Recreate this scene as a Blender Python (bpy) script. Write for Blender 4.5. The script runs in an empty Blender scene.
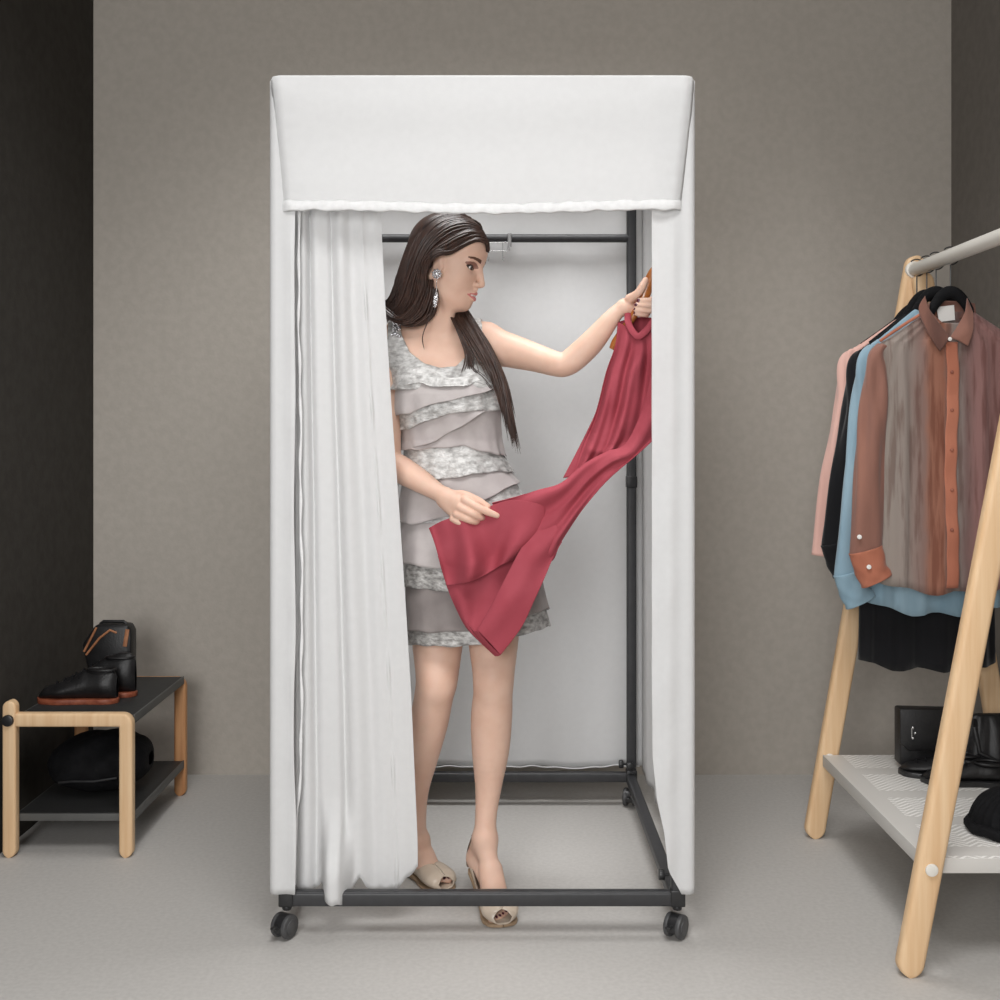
import bpy, bmesh, math, random
import numpy as np
from mathutils import Vector, Matrix, noise
random.seed(7); RNG = np.random.default_rng(7)
sc = bpy.context.scene
COL = bpy.data.collections.new('fitting_corner'); sc.collection.children.link(COL)
PI = math.pi
# ---------------------------------------------------------------- camera
F = 1132.0; CX = 500.0; CY = 430.0; CZ = 1.14
cd = bpy.data.cameras.new('camera'); cam = bpy.data.objects.new('camera', cd); COL.objects.link(cam)
cd.sensor_width = 36; cd.lens = 36*F/1000; cd.shift_y = -0.07
cam.location = (0, 0, CZ); cam.rotation_euler = (PI/2, 0, 0); sc.camera = cam

def W(px, py, d):
    """a point of the place seen at (px, py) and standing d metres from the camera's plane"""
    return Vector(((px-CX)/F*d, d, CZ-(py-CY)/F*d))
def Wn(px, py, d):
    px = np.asarray(px, float); py = np.asarray(py, float); d = np.asarray(d, float)
    return np.stack([(px-CX)/F*d, d+0*px, CZ-(py-CY)/F*d], -1)

# ---------------------------------------------------------------- materials
def srgb(r, g, b):
    f = lambda c: ((c/255)/12.92 if c/255 <= .04045 else ((c/255+.055)/1.055)**2.4)
    return (f(r), f(g), f(b), 1)
def mat(name, c1, c2=None, rough=.6, metal=0, scale=(8, 8, 8), detail=4, bump=0, bscale=None, spec=.5,
        sheen=0, coat=0, trans=0, sss=0, lo=.35, hi=.65):
    m = bpy.data.materials.new(name); m.use_nodes = True
    nt = m.node_tree; N = nt.nodes; L = nt.links
    b = N['Principled BSDF']; out = N['Material Output']
    b.inputs['Roughness'].default_value = rough; b.inputs['Metallic'].default_value = metal
    b.inputs['Specular IOR Level'].default_value = spec
    b.inputs['Sheen Weight'].default_value = sheen; b.inputs['Coat Weight'].default_value = coat
    if sss:
        b.inputs['Subsurface Weight'].default_value = sss
        b.inputs['Subsurface Radius'].default_value = (1, .35, .2)
        b.inputs['Subsurface Scale'].default_value = .008
    tc = N.new('ShaderNodeTexCoord'); mp = N.new('ShaderNodeMapping'); mp.inputs['Scale'].default_value = scale
    L.new(tc.outputs['Object'], mp.inputs['Vector'])
    nz = N.new('ShaderNodeTexNoise'); nz.inputs['Scale'].default_value = 1; nz.inputs['Detail'].default_value = detail
    L.new(mp.outputs[0], nz.inputs['Vector'])
    cr = N.new('ShaderNodeValToRGB'); cr.color_ramp.elements[0].position = lo; cr.color_ramp.elements[1].position = hi
    cr.color_ramp.elements[0].color = c1; cr.color_ramp.elements[1].color = c2 or c1
    L.new(nz.outputs['Fac'], cr.inputs[0]); L.new(cr.outputs[0], b.inputs['Base Color'])
    if bump:
        nb = N.new('ShaderNodeTexNoise'); mp2 = N.new('ShaderNodeMapping')
        mp2.inputs['Scale'].default_value = bscale or scale; nb.inputs['Scale'].default_value = 1; nb.inputs['Detail'].default_value = 6
        L.new(tc.outputs['Object'], mp2.inputs['Vector']); L.new(mp2.outputs[0], nb.inputs['Vector'])
        bp = N.new('ShaderNodeBump'); bp.inputs['Strength'].default_value = bump; bp.inputs['Distance'].default_value = .004
        L.new(nb.outputs['Fac'], bp.inputs['Height']); L.new(bp.outputs[0], b.inputs['Normal'])
    if trans:
        tr = N.new('ShaderNodeBsdfTranslucent'); mx = N.new('ShaderNodeMixShader'); mx.inputs[0].default_value = trans
        L.new(cr.outputs[0], tr.inputs[0]); L.new(b.outputs[0], mx.inputs[1]); L.new(tr.outputs[0], mx.inputs[2])
        L.new(mx.outputs[0], out.inputs['Surface'])
    return m
G = {}
G['wall'] = mat('warm_grey_plaster', srgb(178, 171, 162), srgb(184, 177, 168), .9, scale=(40, 40, 40), bump=.15, bscale=(120, 120, 120), spec=.2)
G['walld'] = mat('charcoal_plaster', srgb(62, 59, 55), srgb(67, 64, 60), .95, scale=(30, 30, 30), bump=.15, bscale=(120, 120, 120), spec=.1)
G['wallr'] = mat('taupe_dark_plaster', srgb(122, 117, 111), srgb(128, 123, 117), .95, scale=(30, 30, 30), bump=.15, bscale=(120, 120, 120), spec=.1)
G['floor'] = mat('polished_concrete', srgb(184, 181, 177), srgb(192, 189, 185), .6, scale=(90, 90, 90), detail=5, bump=.05, bscale=(120, 120, 120), spec=.25)
G['ceil'] = mat('ceiling_paint', srgb(190, 186, 180))
G['white'] = mat('white_booth_fabric', srgb(241, 241, 241), srgb(239, 239, 239), .9, scale=(60, 60, 60), bump=.06, bscale=(300, 300, 300), spec=.2, trans=.35)
G['hem'] = mat('white_hem_fabric', srgb(248, 248, 248), srgb(240, 240, 240), .85, scale=(60, 60, 60), bump=.5, bscale=(50, 50, 90), spec=.2, trans=.15)
G['steel'] = mat('black_powdered_steel', srgb(48, 48, 50), srgb(54, 54, 56), .42, scale=(50, 50, 50), spec=.5)
G['blackp'] = mat('black_plastic', srgb(34, 34, 35), srgb(42, 42, 43), .35, scale=(50, 50, 50))
G['caster'] = mat('grey_caster_plastic', srgb(66, 66, 67), srgb(78, 78, 79), .45, scale=(50, 50, 50))
G['chrome'] = mat('chrome', srgb(200, 200, 200), None, .25, 1)
G['wood'] = mat('pale_ash_wood', srgb(234, 202, 162), srgb(218, 178, 134), .55, scale=(60, 60, 3), bump=.1, bscale=(200, 200, 6), lo=.3, hi=.75)
G['woodx'] = mat('pale_ash_wood_across', srgb(232, 202, 162), srgb(216, 178, 136), .5, scale=(3, 60, 60), bump=.1, bscale=(6, 200, 200), lo=.3, hi=.75)
G['woodr'] = mat('reddish_ash_wood', srgb(214, 160, 112), srgb(190, 132, 86), .5, scale=(60, 60, 3), bump=.1, bscale=(200, 200, 6))
G['rodw'] = mat('white_enamel', srgb(232, 228, 220), srgb(226, 222, 214), .4)
G['dshelf'] = mat('dark_perforated_steel', srgb(34, 34, 34), srgb(42, 42, 42), .6, scale=(90, 90, 90))
G['dedge'] = mat('grey_steel_edge', srgb(84, 84, 82), srgb(92, 92, 90), .5)
G['leather'] = mat('black_leather', srgb(18, 17, 18), srgb(28, 27, 28), .45, scale=(40, 40, 40), bump=.2, bscale=(200, 200, 200))
G['suede'] = mat('matte_black_cloth', srgb(15, 15, 17), srgb(22, 22, 24), .85, scale=(40, 40, 40), bump=.5, bscale=(160, 160, 160), spec=.2)
G['rust'] = mat('rust_leather', srgb(120, 56, 36), srgb(150, 84, 58), .5, scale=(60, 60, 60))
G['tan'] = mat('tan_leather', srgb(176, 120, 84), srgb(150, 98, 66), .5, scale=(60, 60, 60))

# ---------------------------------------------------------------- mesh helpers
WL = {}
def tag(o, label=None, cat=None, group=None, kind=None):
    if label: o['label'] = label
    if cat: o['category'] = cat
    if group: o['group'] = group
    if kind: o['kind'] = kind
    return o
def thing(name, loc, label, cat, group=None):
    o = bpy.data.objects.new(name, None); o.empty_display_size = .05; COL.objects.link(o); o.location = loc
    WL[o.name] = Vector(loc)
    return tag(o, label, cat, group)
def link(name, V, Fc, m, parent=None, smooth=True, origin=None, mats=None, mi=None):
    me = bpy.data.meshes.new(name)
    V = np.asarray(V, dtype=np.float64).reshape(-1, 3)
    if parent is not None: off = WL[parent.name]
    elif origin is not None: off = Vector(origin)
    else: off = Vector((0, 0, 0))
    V = V-np.array(off)
    if isinstance(Fc, np.ndarray):
        n = len(Fc); k = Fc.shape[1]
        me.vertices.add(len(V)); me.vertices.foreach_set('co', V.ravel())
        me.loops.add(n*k); me.loops.foreach_set('vertex_index', Fc.astype(np.int32).ravel())
        me.polygons.add(n); me.polygons.foreach_set('loop_start', np.arange(0, n*k, k, dtype=np.int32))
        me.polygons.foreach_set('loop_total', np.full(n, k, dtype=np.int32))
    else:
        me.from_pydata([tuple(v) for v in V], [], [tuple(int(i) for i in f) for f in Fc])
    for mm in (mats or [m]): me.materials.append(mm)
    if mi is not None: me.polygons.foreach_set('material_index', np.asarray(mi, dtype=np.int32))
    me.polygons.foreach_set('use_smooth', [bool(smooth)]*len(me.polygons))
    me.update(calc_edges=True); me.validate()
    o = bpy.data.objects.new(name, me); COL.objects.link(o)
    if parent is not None: o.parent = parent
    else: o.location = off
    WL[o.name] = off
    return o
class MB:
    def __init__(s): s.v = []; s.f = []
    def add(s, V, Fc):
        n = len(s.v); s.v += [Vector(v) for v in V]; s.f += [tuple(i+n for i in f) for f in Fc]; return s
    def box(s, x0, x1, y0, y1, z0, z1, r=0):
        bm = bmesh.new(); bmesh.ops.create_cube(bm, size=1)
        for v in bm.verts: v.co = Vector(((x0+x1)/2+v.co.x*(x1-x0), (y0+y1)/2+v.co.y*(y1-y0), (z0+z1)/2+v.co.z*(z1-z0)))
        if r: bmesh.ops.bevel(bm, geom=bm.edges[:], offset=r, segments=3, profile=.5, affect='EDGES')
        return s.bm(bm)
    def bm(s, bm, M=None):
        bm.verts.index_update()
        V = [(M @ v.co if M else v.co.copy()) for v in bm.verts]; s.add(V, [[v.index for v in f.verts] for f in bm.faces]); bm.free(); return s
    def tube(s, pts, r, n=12, flat=1.0, up=None, cap=True):
        """tube along pts; r one radius or a list; flat squashes along the 'up' direction"""
        pts = [Vector(p) for p in pts]; R = r if isinstance(r, (list, tuple)) else [r]*len(pts)
        rings = []; u = Vector(up) if up else None
        if u is None:
            t = (pts[1]-pts[0]).normalized(); u = Vector((0, 0, 1)) if abs(t.z) < .9 else Vector((1, 0, 0))
        for i, p in enumerate(pts):
            t = (pts[min(i+1, len(pts)-1)]-pts[max(i-1, 0)]).normalized()
            a = u-t*u.dot(t)
            if a.length < 1e-5: a = Vector((1, 0, 0))
            a.normalize(); b = t.cross(a); u = a if up is None else u
            rings.append([p+(a*math.cos(2*PI*k/n)*flat+b*math.sin(2*PI*k/n))*R[i] for k in range(n)])
        V = [v for ring in rings for v in ring]; Fc = []
        for i in range(len(rings)-1):
            for k in range(n):
                Fc.append((i*n+k, i*n+(k+1) % n, (i+1)*n+(k+1) % n, (i+1)*n+k))
        if cap: Fc.append(tuple(range(n))[::-1]); Fc.append(tuple((len(rings)-1)*n+k for k in range(n)))
        return s.add(V, Fc)
    def sweep(s, pts, w, t, rr, side, n=5):
        """rounded rectangle (w across 'side', t the other way) swept along pts"""
        prof = []
        for cx, cy, a0 in ((w/2-rr, t/2-rr, 0), (-w/2+rr, t/2-rr, 90), (-w/2+rr, -t/2+rr, 180), (w/2-rr, -t/2+rr, 270)):
            for k in range(n): a = math.radians(a0+90*k/(n-1)); prof.append((cx+rr*math.cos(a), cy+rr*math.sin(a)))
        pts = [Vector(p) for p in pts]; side = Vector(side).normalized(); V = []; Fc = []; m = len(prof)
        for i, p in enumerate(pts):
            tt = (pts[min(i+1, len(pts)-1)]-pts[max(i-1, 0)]).normalized(); b = side.cross(tt).normalized(); a = tt.cross(b)
            V += [p+a*x+b*y for x, y in prof]
        for i in range(len(pts)-1):
            for k in range(m): Fc.append((i*m+k, i*m+(k+1) % m, (i+1)*m+(k+1) % m, (i+1)*m+k))
        Fc.append(tuple(range(m))[::-1]); Fc.append(tuple((len(pts)-1)*m+k for k in range(m)))
        return s.add(V, Fc)
    def prism(s, outline, axis, lo, hi, r=0):
        """outline in the two other axes, extruded along axis from lo to hi"""
        bm = bmesh.new()
        def mk(a, b, c): return {0: (c, a, b), 1: (a, c, b), 2: (a, b, c)}[axis]
        vs = [bm.verts.new(mk(a, b, lo)) for a, b in outline]; f = bm.faces.new(vs)
        ex = bmesh.ops.extrude_face_region(bm, geom=[f]); dv = Vector(mk(0, 0, hi-lo))
        for v in ex['geom']:
            if isinstance(v, bmesh.types.BMVert): v.co += dv
        bmesh.ops.recalc_face_normals(bm, faces=bm.faces)
        if r:
            es = [e for e in bm.edges if len(e.link_faces) == 2 and e.calc_face_angle() > .8]
            bmesh.ops.bevel(bm, geom=es, offset=r, segments=2, profile=.5, affect='EDGES')
        return s.bm(bm)
    def cyl(s, a, b, r, n=24, bev=0):
        a = Vector(a); b = Vector(b); t = (b-a).normalized(); L = (b-a).length; bev = min(bev, L/2*.95)
        if bev: return s.tube([a, a+t*bev*.3, a+t*bev, b-t*bev, b-t*bev*.3, b], [r-bev, r-bev*.3, r, r, r-bev*.3, r-bev], n)
        return s.tube([a, b], r, n)
    def sph(s, c, r, n=12, sc_=(1, 1, 1)):
        bm = bmesh.new(); bmesh.ops.create_uvsphere(bm, u_segments=n, v_segments=max(6, n*2//3), radius=r)
        return s.bm(bm, Matrix.Translation(Vector(c)) @ Matrix.Diagonal((*sc_, 1)))
    def obj(s, name, m, parent=None, smooth=True, origin=None, auto=True):
        o = link(name, [tuple(v) for v in s.v], s.f, m, parent, smooth, origin)
        if smooth and auto: smooth_angle(o)
        return o
def smooth_angle(o, ang=.75):
    bm = bmesh.new(); bm.from_mesh(o.data); bmesh.ops.recalc_face_normals(bm, faces=bm.faces)
    for e in bm.edges:
        if len(e.link_faces) == 2 and e.calc_face_angle() > ang: e.smooth = False
    bm.to_mesh(o.data); bm.free()
def catmull(P, n):
    """P (k, dim) → n points of a Catmull-Rom curve"""
    P = np.asarray(P, float); k = len(P); t = np.linspace(0, k-1, n); i = np.clip(t.astype(int), 0, k-2); f = (t-i)[:, None]
    p0 = P[np.maximum(i-1, 0)]; p1 = P[i]; p2 = P[i+1]; p3 = P[np.minimum(i+2, k-1)]
    return .5*((2*p1)+(-p0+p2)*f+(2*p0-5*p1+4*p2-p3)*f**2+(-p0+3*p1-3*p2+p3)*f**3)
def patch(rows, nu, nv):
    """grid of control points → smooth (nu, nv, 3) surface; every row may have its own length"""
    R = np.stack([catmull(r, nv) for r in rows]); k = len(rows)
    out = np.stack([catmull(R[:, j], nu) for j in range(nv)], 1)
    return out
def grid_faces(nu, nv, closed_v=False):
    i = np.arange(nu-1)[:, None]; j = np.arange(nv if closed_v else nv-1)[None, :]; j2 = (j+1) % nv
    return np.stack([i*nv+j, i*nv+j2, (i+1)*nv+j2, (i+1)*nv+j], -1).reshape(-1, 4)
def solid(o, t, off=0):
    md = o.modifiers.new('thickness', 'SOLIDIFY'); md.thickness = t; md.offset = off; return o
def subsurf(o, n=1):
    md = o.modifiers.new('smooth', 'SUBSURF'); md.levels = n; md.render_levels = n; return o

# ---------------------------------------------------------------- room
XL, XR, YB, HC, YF = -1.345, 1.493, 3.745, 3.05, -1.6
def struct(name, mb, m, **k): o = mb.obj(name, m, smooth=False, **k); o['kind'] = 'structure'; return o
struct('floor', MB().box(XL-.1, XR+.1, YF, YB+.1, -.1, 0), G['floor'])
struct('wall_back', MB().box(XL, XR, YB, YB+.1, 0, HC), G['wall'])
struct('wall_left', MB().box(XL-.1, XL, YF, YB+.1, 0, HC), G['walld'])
struct('wall_right', MB().box(XR, XR+.1, YF, YB+.1, 0, HC), G['wallr'])
struct('ceiling', MB().box(XL-.1, XR+.1, YF, YB+.1, HC, HC+.1), G['ceil'])

# ---------------------------------------------------------------- lights
wd = bpy.data.worlds.new('world'); sc.world = wd; wd.use_nodes = True
wd.node_tree.nodes['Background'].inputs[0].default_value = (1, .995, .985, 1); wd.node_tree.nodes['Background'].inputs[1].default_value = WORLD = .62
def area(name, loc, target, sx, sy, power, col=(1, .98, .95), spread=180):
    l = bpy.data.lights.new(name, 'AREA'); l.shape = 'RECTANGLE'; l.size = sx; l.size_y = sy; l.energy = power; l.color = col; l.spread = math.radians(spread)
    o = bpy.data.objects.new(name, l); COL.objects.link(o); o.location = loc
    o.rotation_euler = (Vector(target)-Vector(loc)).to_track_quat('-Z', 'Y').to_euler(); return o
area('studio_softbox', (-.75, -1.3, 1.55), (.1, 3.0, .75), 1.3, 1.3, 74, (1, 1, 1))
area('overhead_fill', (-.05, 2.9, 3.0), (-.05, 2.95, 0), 1.3, .5, 13, (1, 1, 1), 95)  # added fill above the open booth to brighten its inside, no real fitting
area('overhead_fill', (0.1, 1.1, 3.0), (0.1, 1.5, 0), 1.6, 1.2, 38, (1, 1, 1), 130)  # added fill from above that lifts the floor, no real fitting
sc.view_settings.view_transform = 'Standard'; sc.view_settings.look = 'None'; sc.view_settings.gamma = 1; sc.view_settings.exposure = -.05
# ================================================================ the changing booth
D0, D1 = 2.55, 3.44
LX, RX = -.480, .399
ZB = .0865; ZT = 1.905; T = .014
booth = thing('changing_booth', ((LX+RX)/2, (D0+D1)/2, 0), 'white fabric portable changing booth on black castor frame, standing mid room', 'changing booth')
def bar(name, a, b, m=None):
    a = Vector(a); b = Vector(b); side = (0, 0, 1) if abs((b-a).normalized().z) < .5 else (1, 0, 0)
    return MB().sweep([a, b], .028, .028, .005, side, 4).obj(name, m or G['steel'], booth)
def bar2(name, a, b):      # bar with a rail groove: two stacked rounded tubes
    mb = MB(); a = Vector(a); b = Vector(b)
    mb.sweep([a, b], .030, .028, .004, (0, 0, 1), 4)
    mb.sweep([a+Vector((0, 0, .013)), b+Vector((0, 0, .013))], .008, .020, .003, (0, 0, 1), 4)
    return mb.obj(name, G['steel'], booth)
bar2('base_bar', (LX+.012, D0, ZB), (RX-.012, D0, ZB))
bar('base_bar', (LX, D1, ZB), (RX, D1, ZB))
bar('base_bar', (LX, D0+.012, ZB), (LX, D1-.012, ZB))
bar('base_bar', (RX-.004, D0+.012, ZB), (RX-.004, D1-.012, ZB))
for x in (LX, RX):
    for y in (D0, D1):
        bar('post', (x, y, ZB), (x, y, ZT))
for x in (LX, RX): bar('top_bar', (x, D0, ZT), (x, D1, ZT))
for y in (D0, D1): bar('top_bar', (LX, y, ZT), (RX, y, ZT))
MB().cyl((LX, D1-.002, 1.722), (RX, D1-.002, 1.722), .0125, 20).obj('hanging_rail', G['steel'], booth)
MB().cyl((LX, D0+.02, 1.80), (RX, D0+.02, 1.80), .006, 16).obj('curtain_rail', G['steel'], booth)
# post sleeve joint and screw knobs
MB().box(RX-.016, RX+.016, D1-.016, D1+.016, .965, 1.0, .003).obj('sleeve_joint', G['blackp'], booth)
def knob(p, ax):
    p = Vector(p); ax = Vector(ax)
    MB().cyl(p, p+ax*.012, .004, 12).cyl(p+ax*.010, p+ax*.024, .0125, 18, .003).obj('screw_knob', G['blackp'], booth)
knob((RX-.014, D1, .125), (-1, 0, 0)); knob((RX-.006, D1-.014, .127), (0, -1, 0)); knob((RX-.014, D0+.03, .127), (-1, 0, 0))
for x in (LX, RX):
    for y in (D0, D1):
        c = MB().box(x-.0165, x+.0165, y-.0165, y+.0165, .071, .108, .003)
        c.cyl((x, y, .071), (x, y, .060), .011, 16, .003)
        c.obj('corner_bracket', G['blackp'], booth)
        ang = -.50 if x == LX else (-.62 if y == D0 else -.3)
        rot = Matrix.Translation((x-.004, y-.008, .0275)) @ Matrix.Rotation(ang, 4, 'Z')
        body = MB()
        body.cyl((0.004, .008, .062), (0.004, .008, .045), .006, 14, .001)
        bm = bmesh.new(); pr = [(-.0265*math.cos(a), .0265*math.sin(a)) for a in np.linspace(-.35, PI*.78, 16)]
        inner = [(p[0]*.62, p[1]*.62) for p in pr][::-1]
        h = MB().prism(pr+inner, 0, -.010, .010)
        body.add(h.v, h.f)
        body.cyl((-.022, 0, 0), (.022, 0, 0), .005, 12)
        for v in body.v: v.xyz = rot @ v
        co = body.obj('caster', G['blackp'], booth)
        for s in (-1, 1):
            w = MB().cyl((s*.0075, 0, 0), (s*.0205, 0, 0), .0265, 28, .004)
            w.cyl((s*.0195, 0, 0), (s*.0225, 0, 0), .017, 20, .0015)
            for v in w.v: v.xyz = rot @ v
            w.obj('wheel', G['caster'], co)
        b = MB().box(-.006, .006, -.043, -.022, .004, .010, .002)
        for v in b.v: v.xyz = rot @ v
        b.obj('brake_pedal', G['blackp'], co)

def fabric(name, P, parent, t=.0022, m=None, sub=0):
    nu, nv = P.shape[:2]
    o = link(name, P.reshape(-1, 3), grid_faces(nu, nv), m or G['white'], parent)
    if sub: subsurf(o, sub)
    return solid(o, t, 0)
def wob(u, v, s=0, a=.003):
    return a*(np.sin(u*7+s)*np.sin(v*5+1.3*s)+.6*np.sin(u*13+v*9+s*2))
FX0 = (269-500)/F*2.53; FX1 = (695.5-500)/F*2.53; ZTOP = 1.933
# side panels (with the front flap wrapped round the post) : one sheet each, rows go up, columns go back→front→in
def side_panel(sgn):
    X = FX0 if sgn < 0 else FX1
    nz, ns = 120, 90; out = np.zeros((nz, ns, 3))
    zz = np.linspace(0, 1, nz)
    for i, q in enumerate(zz):
        z = .102+q*(ZTOP-.112)
        py = CY+(CZ-z)*F/2.53
        if sgn < 0: ex = 295+1.5*math.sin(q*23)*(1-q)
        else: ex = float(np.interp(py, [0, 700, 760, 800, 832, 870, 893, 900], [652, 652, 653, 657, 664, 668, 681, 684]))
        xin = (ex-500)/F*2.53
        # path: back (y=3.46) → front corner radius → inward
        r = .016
        L1 = 3.472-2.53-r; L2 = r*PI/2; L3 = abs(X-xin)-r; Lt = L1+L2+L3
        for j, s in enumerate(np.concatenate([np.linspace(0, L1, 40), np.linspace(L1, L1+L2, 10)[1:], np.linspace(L1+L2, Lt, ns-48)[1:]])):
            if s <= L1:
                y = 3.472-s; x = X; t = s/L1
                x += -sgn*(.006*math.sin(t*19+q*2)+.004*math.sin(t*41+1+q*5))*min(1, (L1-s)*8)*min(1, s*8)
            elif s <= L1+L2:
                a = (s-L1)/r; x = X-sgn*r*(1-math.cos(a)); y = 2.53+r-r*math.sin(a)
            else:
                u = s-L1-L2; x = X-sgn*(r+u); y = 2.53+.004*min(1, max(.1, (1-q)*9-1))*math.sin(u*95+q*1.5)*min(1, u*30)+.0016*math.sin(q*60+u*40)*min(1, u*20)
            out[i, j] = (x, y, z)
    return out
PSX = fabric('side_panel', side_panel(-1), booth); PSX2 = fabric('side_panel', side_panel(1), booth)
# back panel
nx, nz = 70, 90; U, V = np.meshgrid(np.linspace(0, 1, nx), np.linspace(0, 1, nz))
P = np.stack([FX0-.003+U*(FX1-FX0+.006), 3.468+wob(U*2, V*2, 1, .0035)+.003*np.sin(U*40)*(1-V)**2, .110+V*(ZTOP-.13)+.003*np.sin(U*22)*(1-V)**8], -1)
bk = fabric('back_panel', P, booth)
P = np.stack([FX0+.01+U*(FX1-FX0-.02), 3.462+wob(U*2, V*.1, 1, .0035)+.0025*np.sin(U*90)-.004*np.sin(V*PI), .108+V*.022+.003*np.sin(U*22)+.0015*np.sin(U*70)], -1)
hm = fabric('back_hem', P[:12], booth, m=G['hem']); 
# roof cloth with rounded edges
top = MB(); o_ = []
nr = 8
prof = []
r = .013
X0, X1 = FX0, FX1
for k in range(nr): a = PI-PI/2*k/(nr-1); prof.append((X0+r+r*math.cos(a), ZTOP-r+r*math.sin(a)))
for k in range(1, 12): prof.append((X0+r+(X1-X0-2*r)*k/12, ZTOP))
for k in range(nr): a = PI/2-PI/2*k/(nr-1); prof.append((X1-r+r*math.cos(a), ZTOP-r+r*math.sin(a)))
# valance
nx, nz = 140, 60
out = np.zeros((nz, nx, 3))
for i, q in enumerate(np.linspace(0, 1, nz)):
    y_px = 75.5+q*(205-75.5)
    l = 269.2+float(np.interp(y_px, [75, 100, 205], [0, 2.5, 11])); rr_ = 695.2-float(np.interp(y_px, [75, 110, 205], [0, 2.5, 14]))
    c = max(0, 1-q*9)
    for j, u in enumerate(np.linspace(0, 1, nx)):
        yy = 2.517+.0025*math.sin(u*9+q*2)*q+.003*math.sin(u*3+1)*q+.0004*math.sin(q*50)*(math.exp(-((u-.03)/.03)**2)+math.exp(-((u-.97)/.03)**2))
        yy += .0150*max(0, 1-(u*40))**1.5+.0150*max(0, 1-((1-u)*40))**1.5
        x = (l+u*(rr_-l)-500)/F*2.517
        z = CZ-(y_px-CY)/F*2.517+.0025*math.sin(u*8+.6)*q-.0035*math.sin(u*PI)*q
        if c > 0:      # rounded upper corners
            m = .013; dx = min(u, 1-u)*(rr_-l)/F*2.517
            if dx < m: z = min(z, ZTOP-m+math.sqrt(max(0, m*m-(m-dx)**2)))
        out[i, j] = (x, yy, z)
val = fabric('valance', out, booth)
base = out[-1]
hem = np.zeros((9, nx, 3))
for k in range(9):
    a = PI*2*k/8
    for j in range(nx):
        u = j/(nx-1); th = .0125+.0012*math.sin(u*61)+.001*math.sin(u*133)
        hem[k, j] = base[j]+np.array([0, .0035*math.cos(a)-.002, th*math.sin(a)*.95-.002+.0008*math.sin(u*90)])
ho = link('valance_hem', hem.reshape(-1, 3), grid_faces(9, nx), G['hem'], val)

# ---------------------------------------------------------------- drawn curtain
def curtain(nx=200, nz=110):
    out = np.zeros((nz, nx, 3))
    for i, q in enumerate(np.linspace(0, 1, nz)):      # q 0 top → 1 bottom
        py = 190+q*(890-190)
        el = float(np.interp(py, [190, 300, 500, 800, 860, 892], [288, 289, 291, 290, 288, 287]))
        er = float(np.interp(py, [190, 210, 300, 400, 500, 600, 700, 860, 900], [380, 380.5, 385, 391, 398.5, 405, 411, 417.5, 418]))
        for j, s in enumerate(np.linspace(0, 1, nx)):
            amp = .85-.2*q
            ph = 2*PI*(4.6*s**.9)+.5*math.sin(q*3)
            fl = 1/(1+math.exp((s-.70)*22))
            fold = (math.sin(ph)+.30*math.sin(1.7*ph+1.2+q))*.0125*amp*fl
            fold += .0015*math.sin(s*38+q*2)
            # the crumpled seam down the flat part
            fold -= .0045*math.exp(-((s-.79-.05*q)/.012)**2)*(.6+.4*math.sin(q*85)+.4*math.sin(q*47))
            fold -= .004*math.exp(-((s-.06)/.012)**2)
            y = 2.588+fold+.012*s
            d = y
            px = el+s*(er-el)+1.6*math.cos(ph)*fl*.9
            bot = 890.0
            pf = 0
            if q > .86:     # one fold hangs in front of the base bar
                g = math.exp(-((px-338)/13)**4); y -= g*(.072+fold*.6)*min(1, (q-.86)/.10)**1.5
                pf = g
            # uneven hem
            lift = 2*math.exp(-((px-318)/6)**2)+13*math.exp(-((px-360)/5)**2)*1.0+(9*math.exp(-((px-323)/3.5)**2))+max(0, (px-395)/22.0)*22-2.5*pf+1.0*math.sin(px*.5)
            yy = 190+q*(bot-lift-190)
            out[i, j] = W(px, yy, d)
            out[i, j][1] = y
    return out
C = curtain()
cur = link('booth_curtain', C.reshape(-1, 3), grid_faces(*C.shape[:2]), G['white'], None, origin=W(340, 890, 2.58))
solid(cur, .002); tag(cur, 'white gathered curtain drawn to the left of the booth opening', 'curtain')
# wavy rolled edge of the curtain
edge = []
for k, yy_ in enumerate(np.linspace(205, 887, 70)):
    edge.append(W(float(np.interp(yy_, [205, 500, 690, 800, 850, 887], [298, 301, 302, 299, 294.5, 292]))+.5*math.sin(k*.9)+.6*math.sin(k*.37), yy_, 2.556))
MB().tube(edge, [.0030+.001*math.sin(i*1.3) for i in range(len(edge))], 8).obj('curtain_hem', G['hem'], cur)

# ---------------------------------------------------------------- wire hook on the rear rail
hk = thing('hook_rack', W(509, 240, D1-.002), 'small silver wire hook bracket hanging on the rear rail of the booth', 'hook')
def wl(l): return [W(a, b, dd) for a, b, dd in l]
MB().sweep(wl([(509.5, 233.5, D1-.018), (509.5, 247, D1-.018)]), .012, .003, .001, (1, 0, 0), 3).sweep(wl([(508.5, 247, D1-.018), (508.5, 251, D1-.018)]), .007, .003, .001, (1, 0, 0), 3).sweep([W(509.5, 233.8, D1-.0185), W(509.5, 233.8, D1+.016)], .012, .003, .001, (1, 0, 0), 3).obj('bracket', G['chrome'], hk)
for pts in ([(487, 251, D1-.02), (509, 251, D1-.02)], [(488, 242.4, D1-.02), (508, 242.4, D1-.02)], [(487.6, 251, D1-.02), (487.6, 259, D1-.02), (488.6, 261, D1-.03), (489, 257, D1-.034)], [(502.6, 242, D1-.02), (502.6, 259, D1-.02), (503.6, 261, D1-.03), (504, 257, D1-.034)]):
    MB().tube(wl(pts), .0012, 8).obj('wire', G['chrome'], hk)
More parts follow.
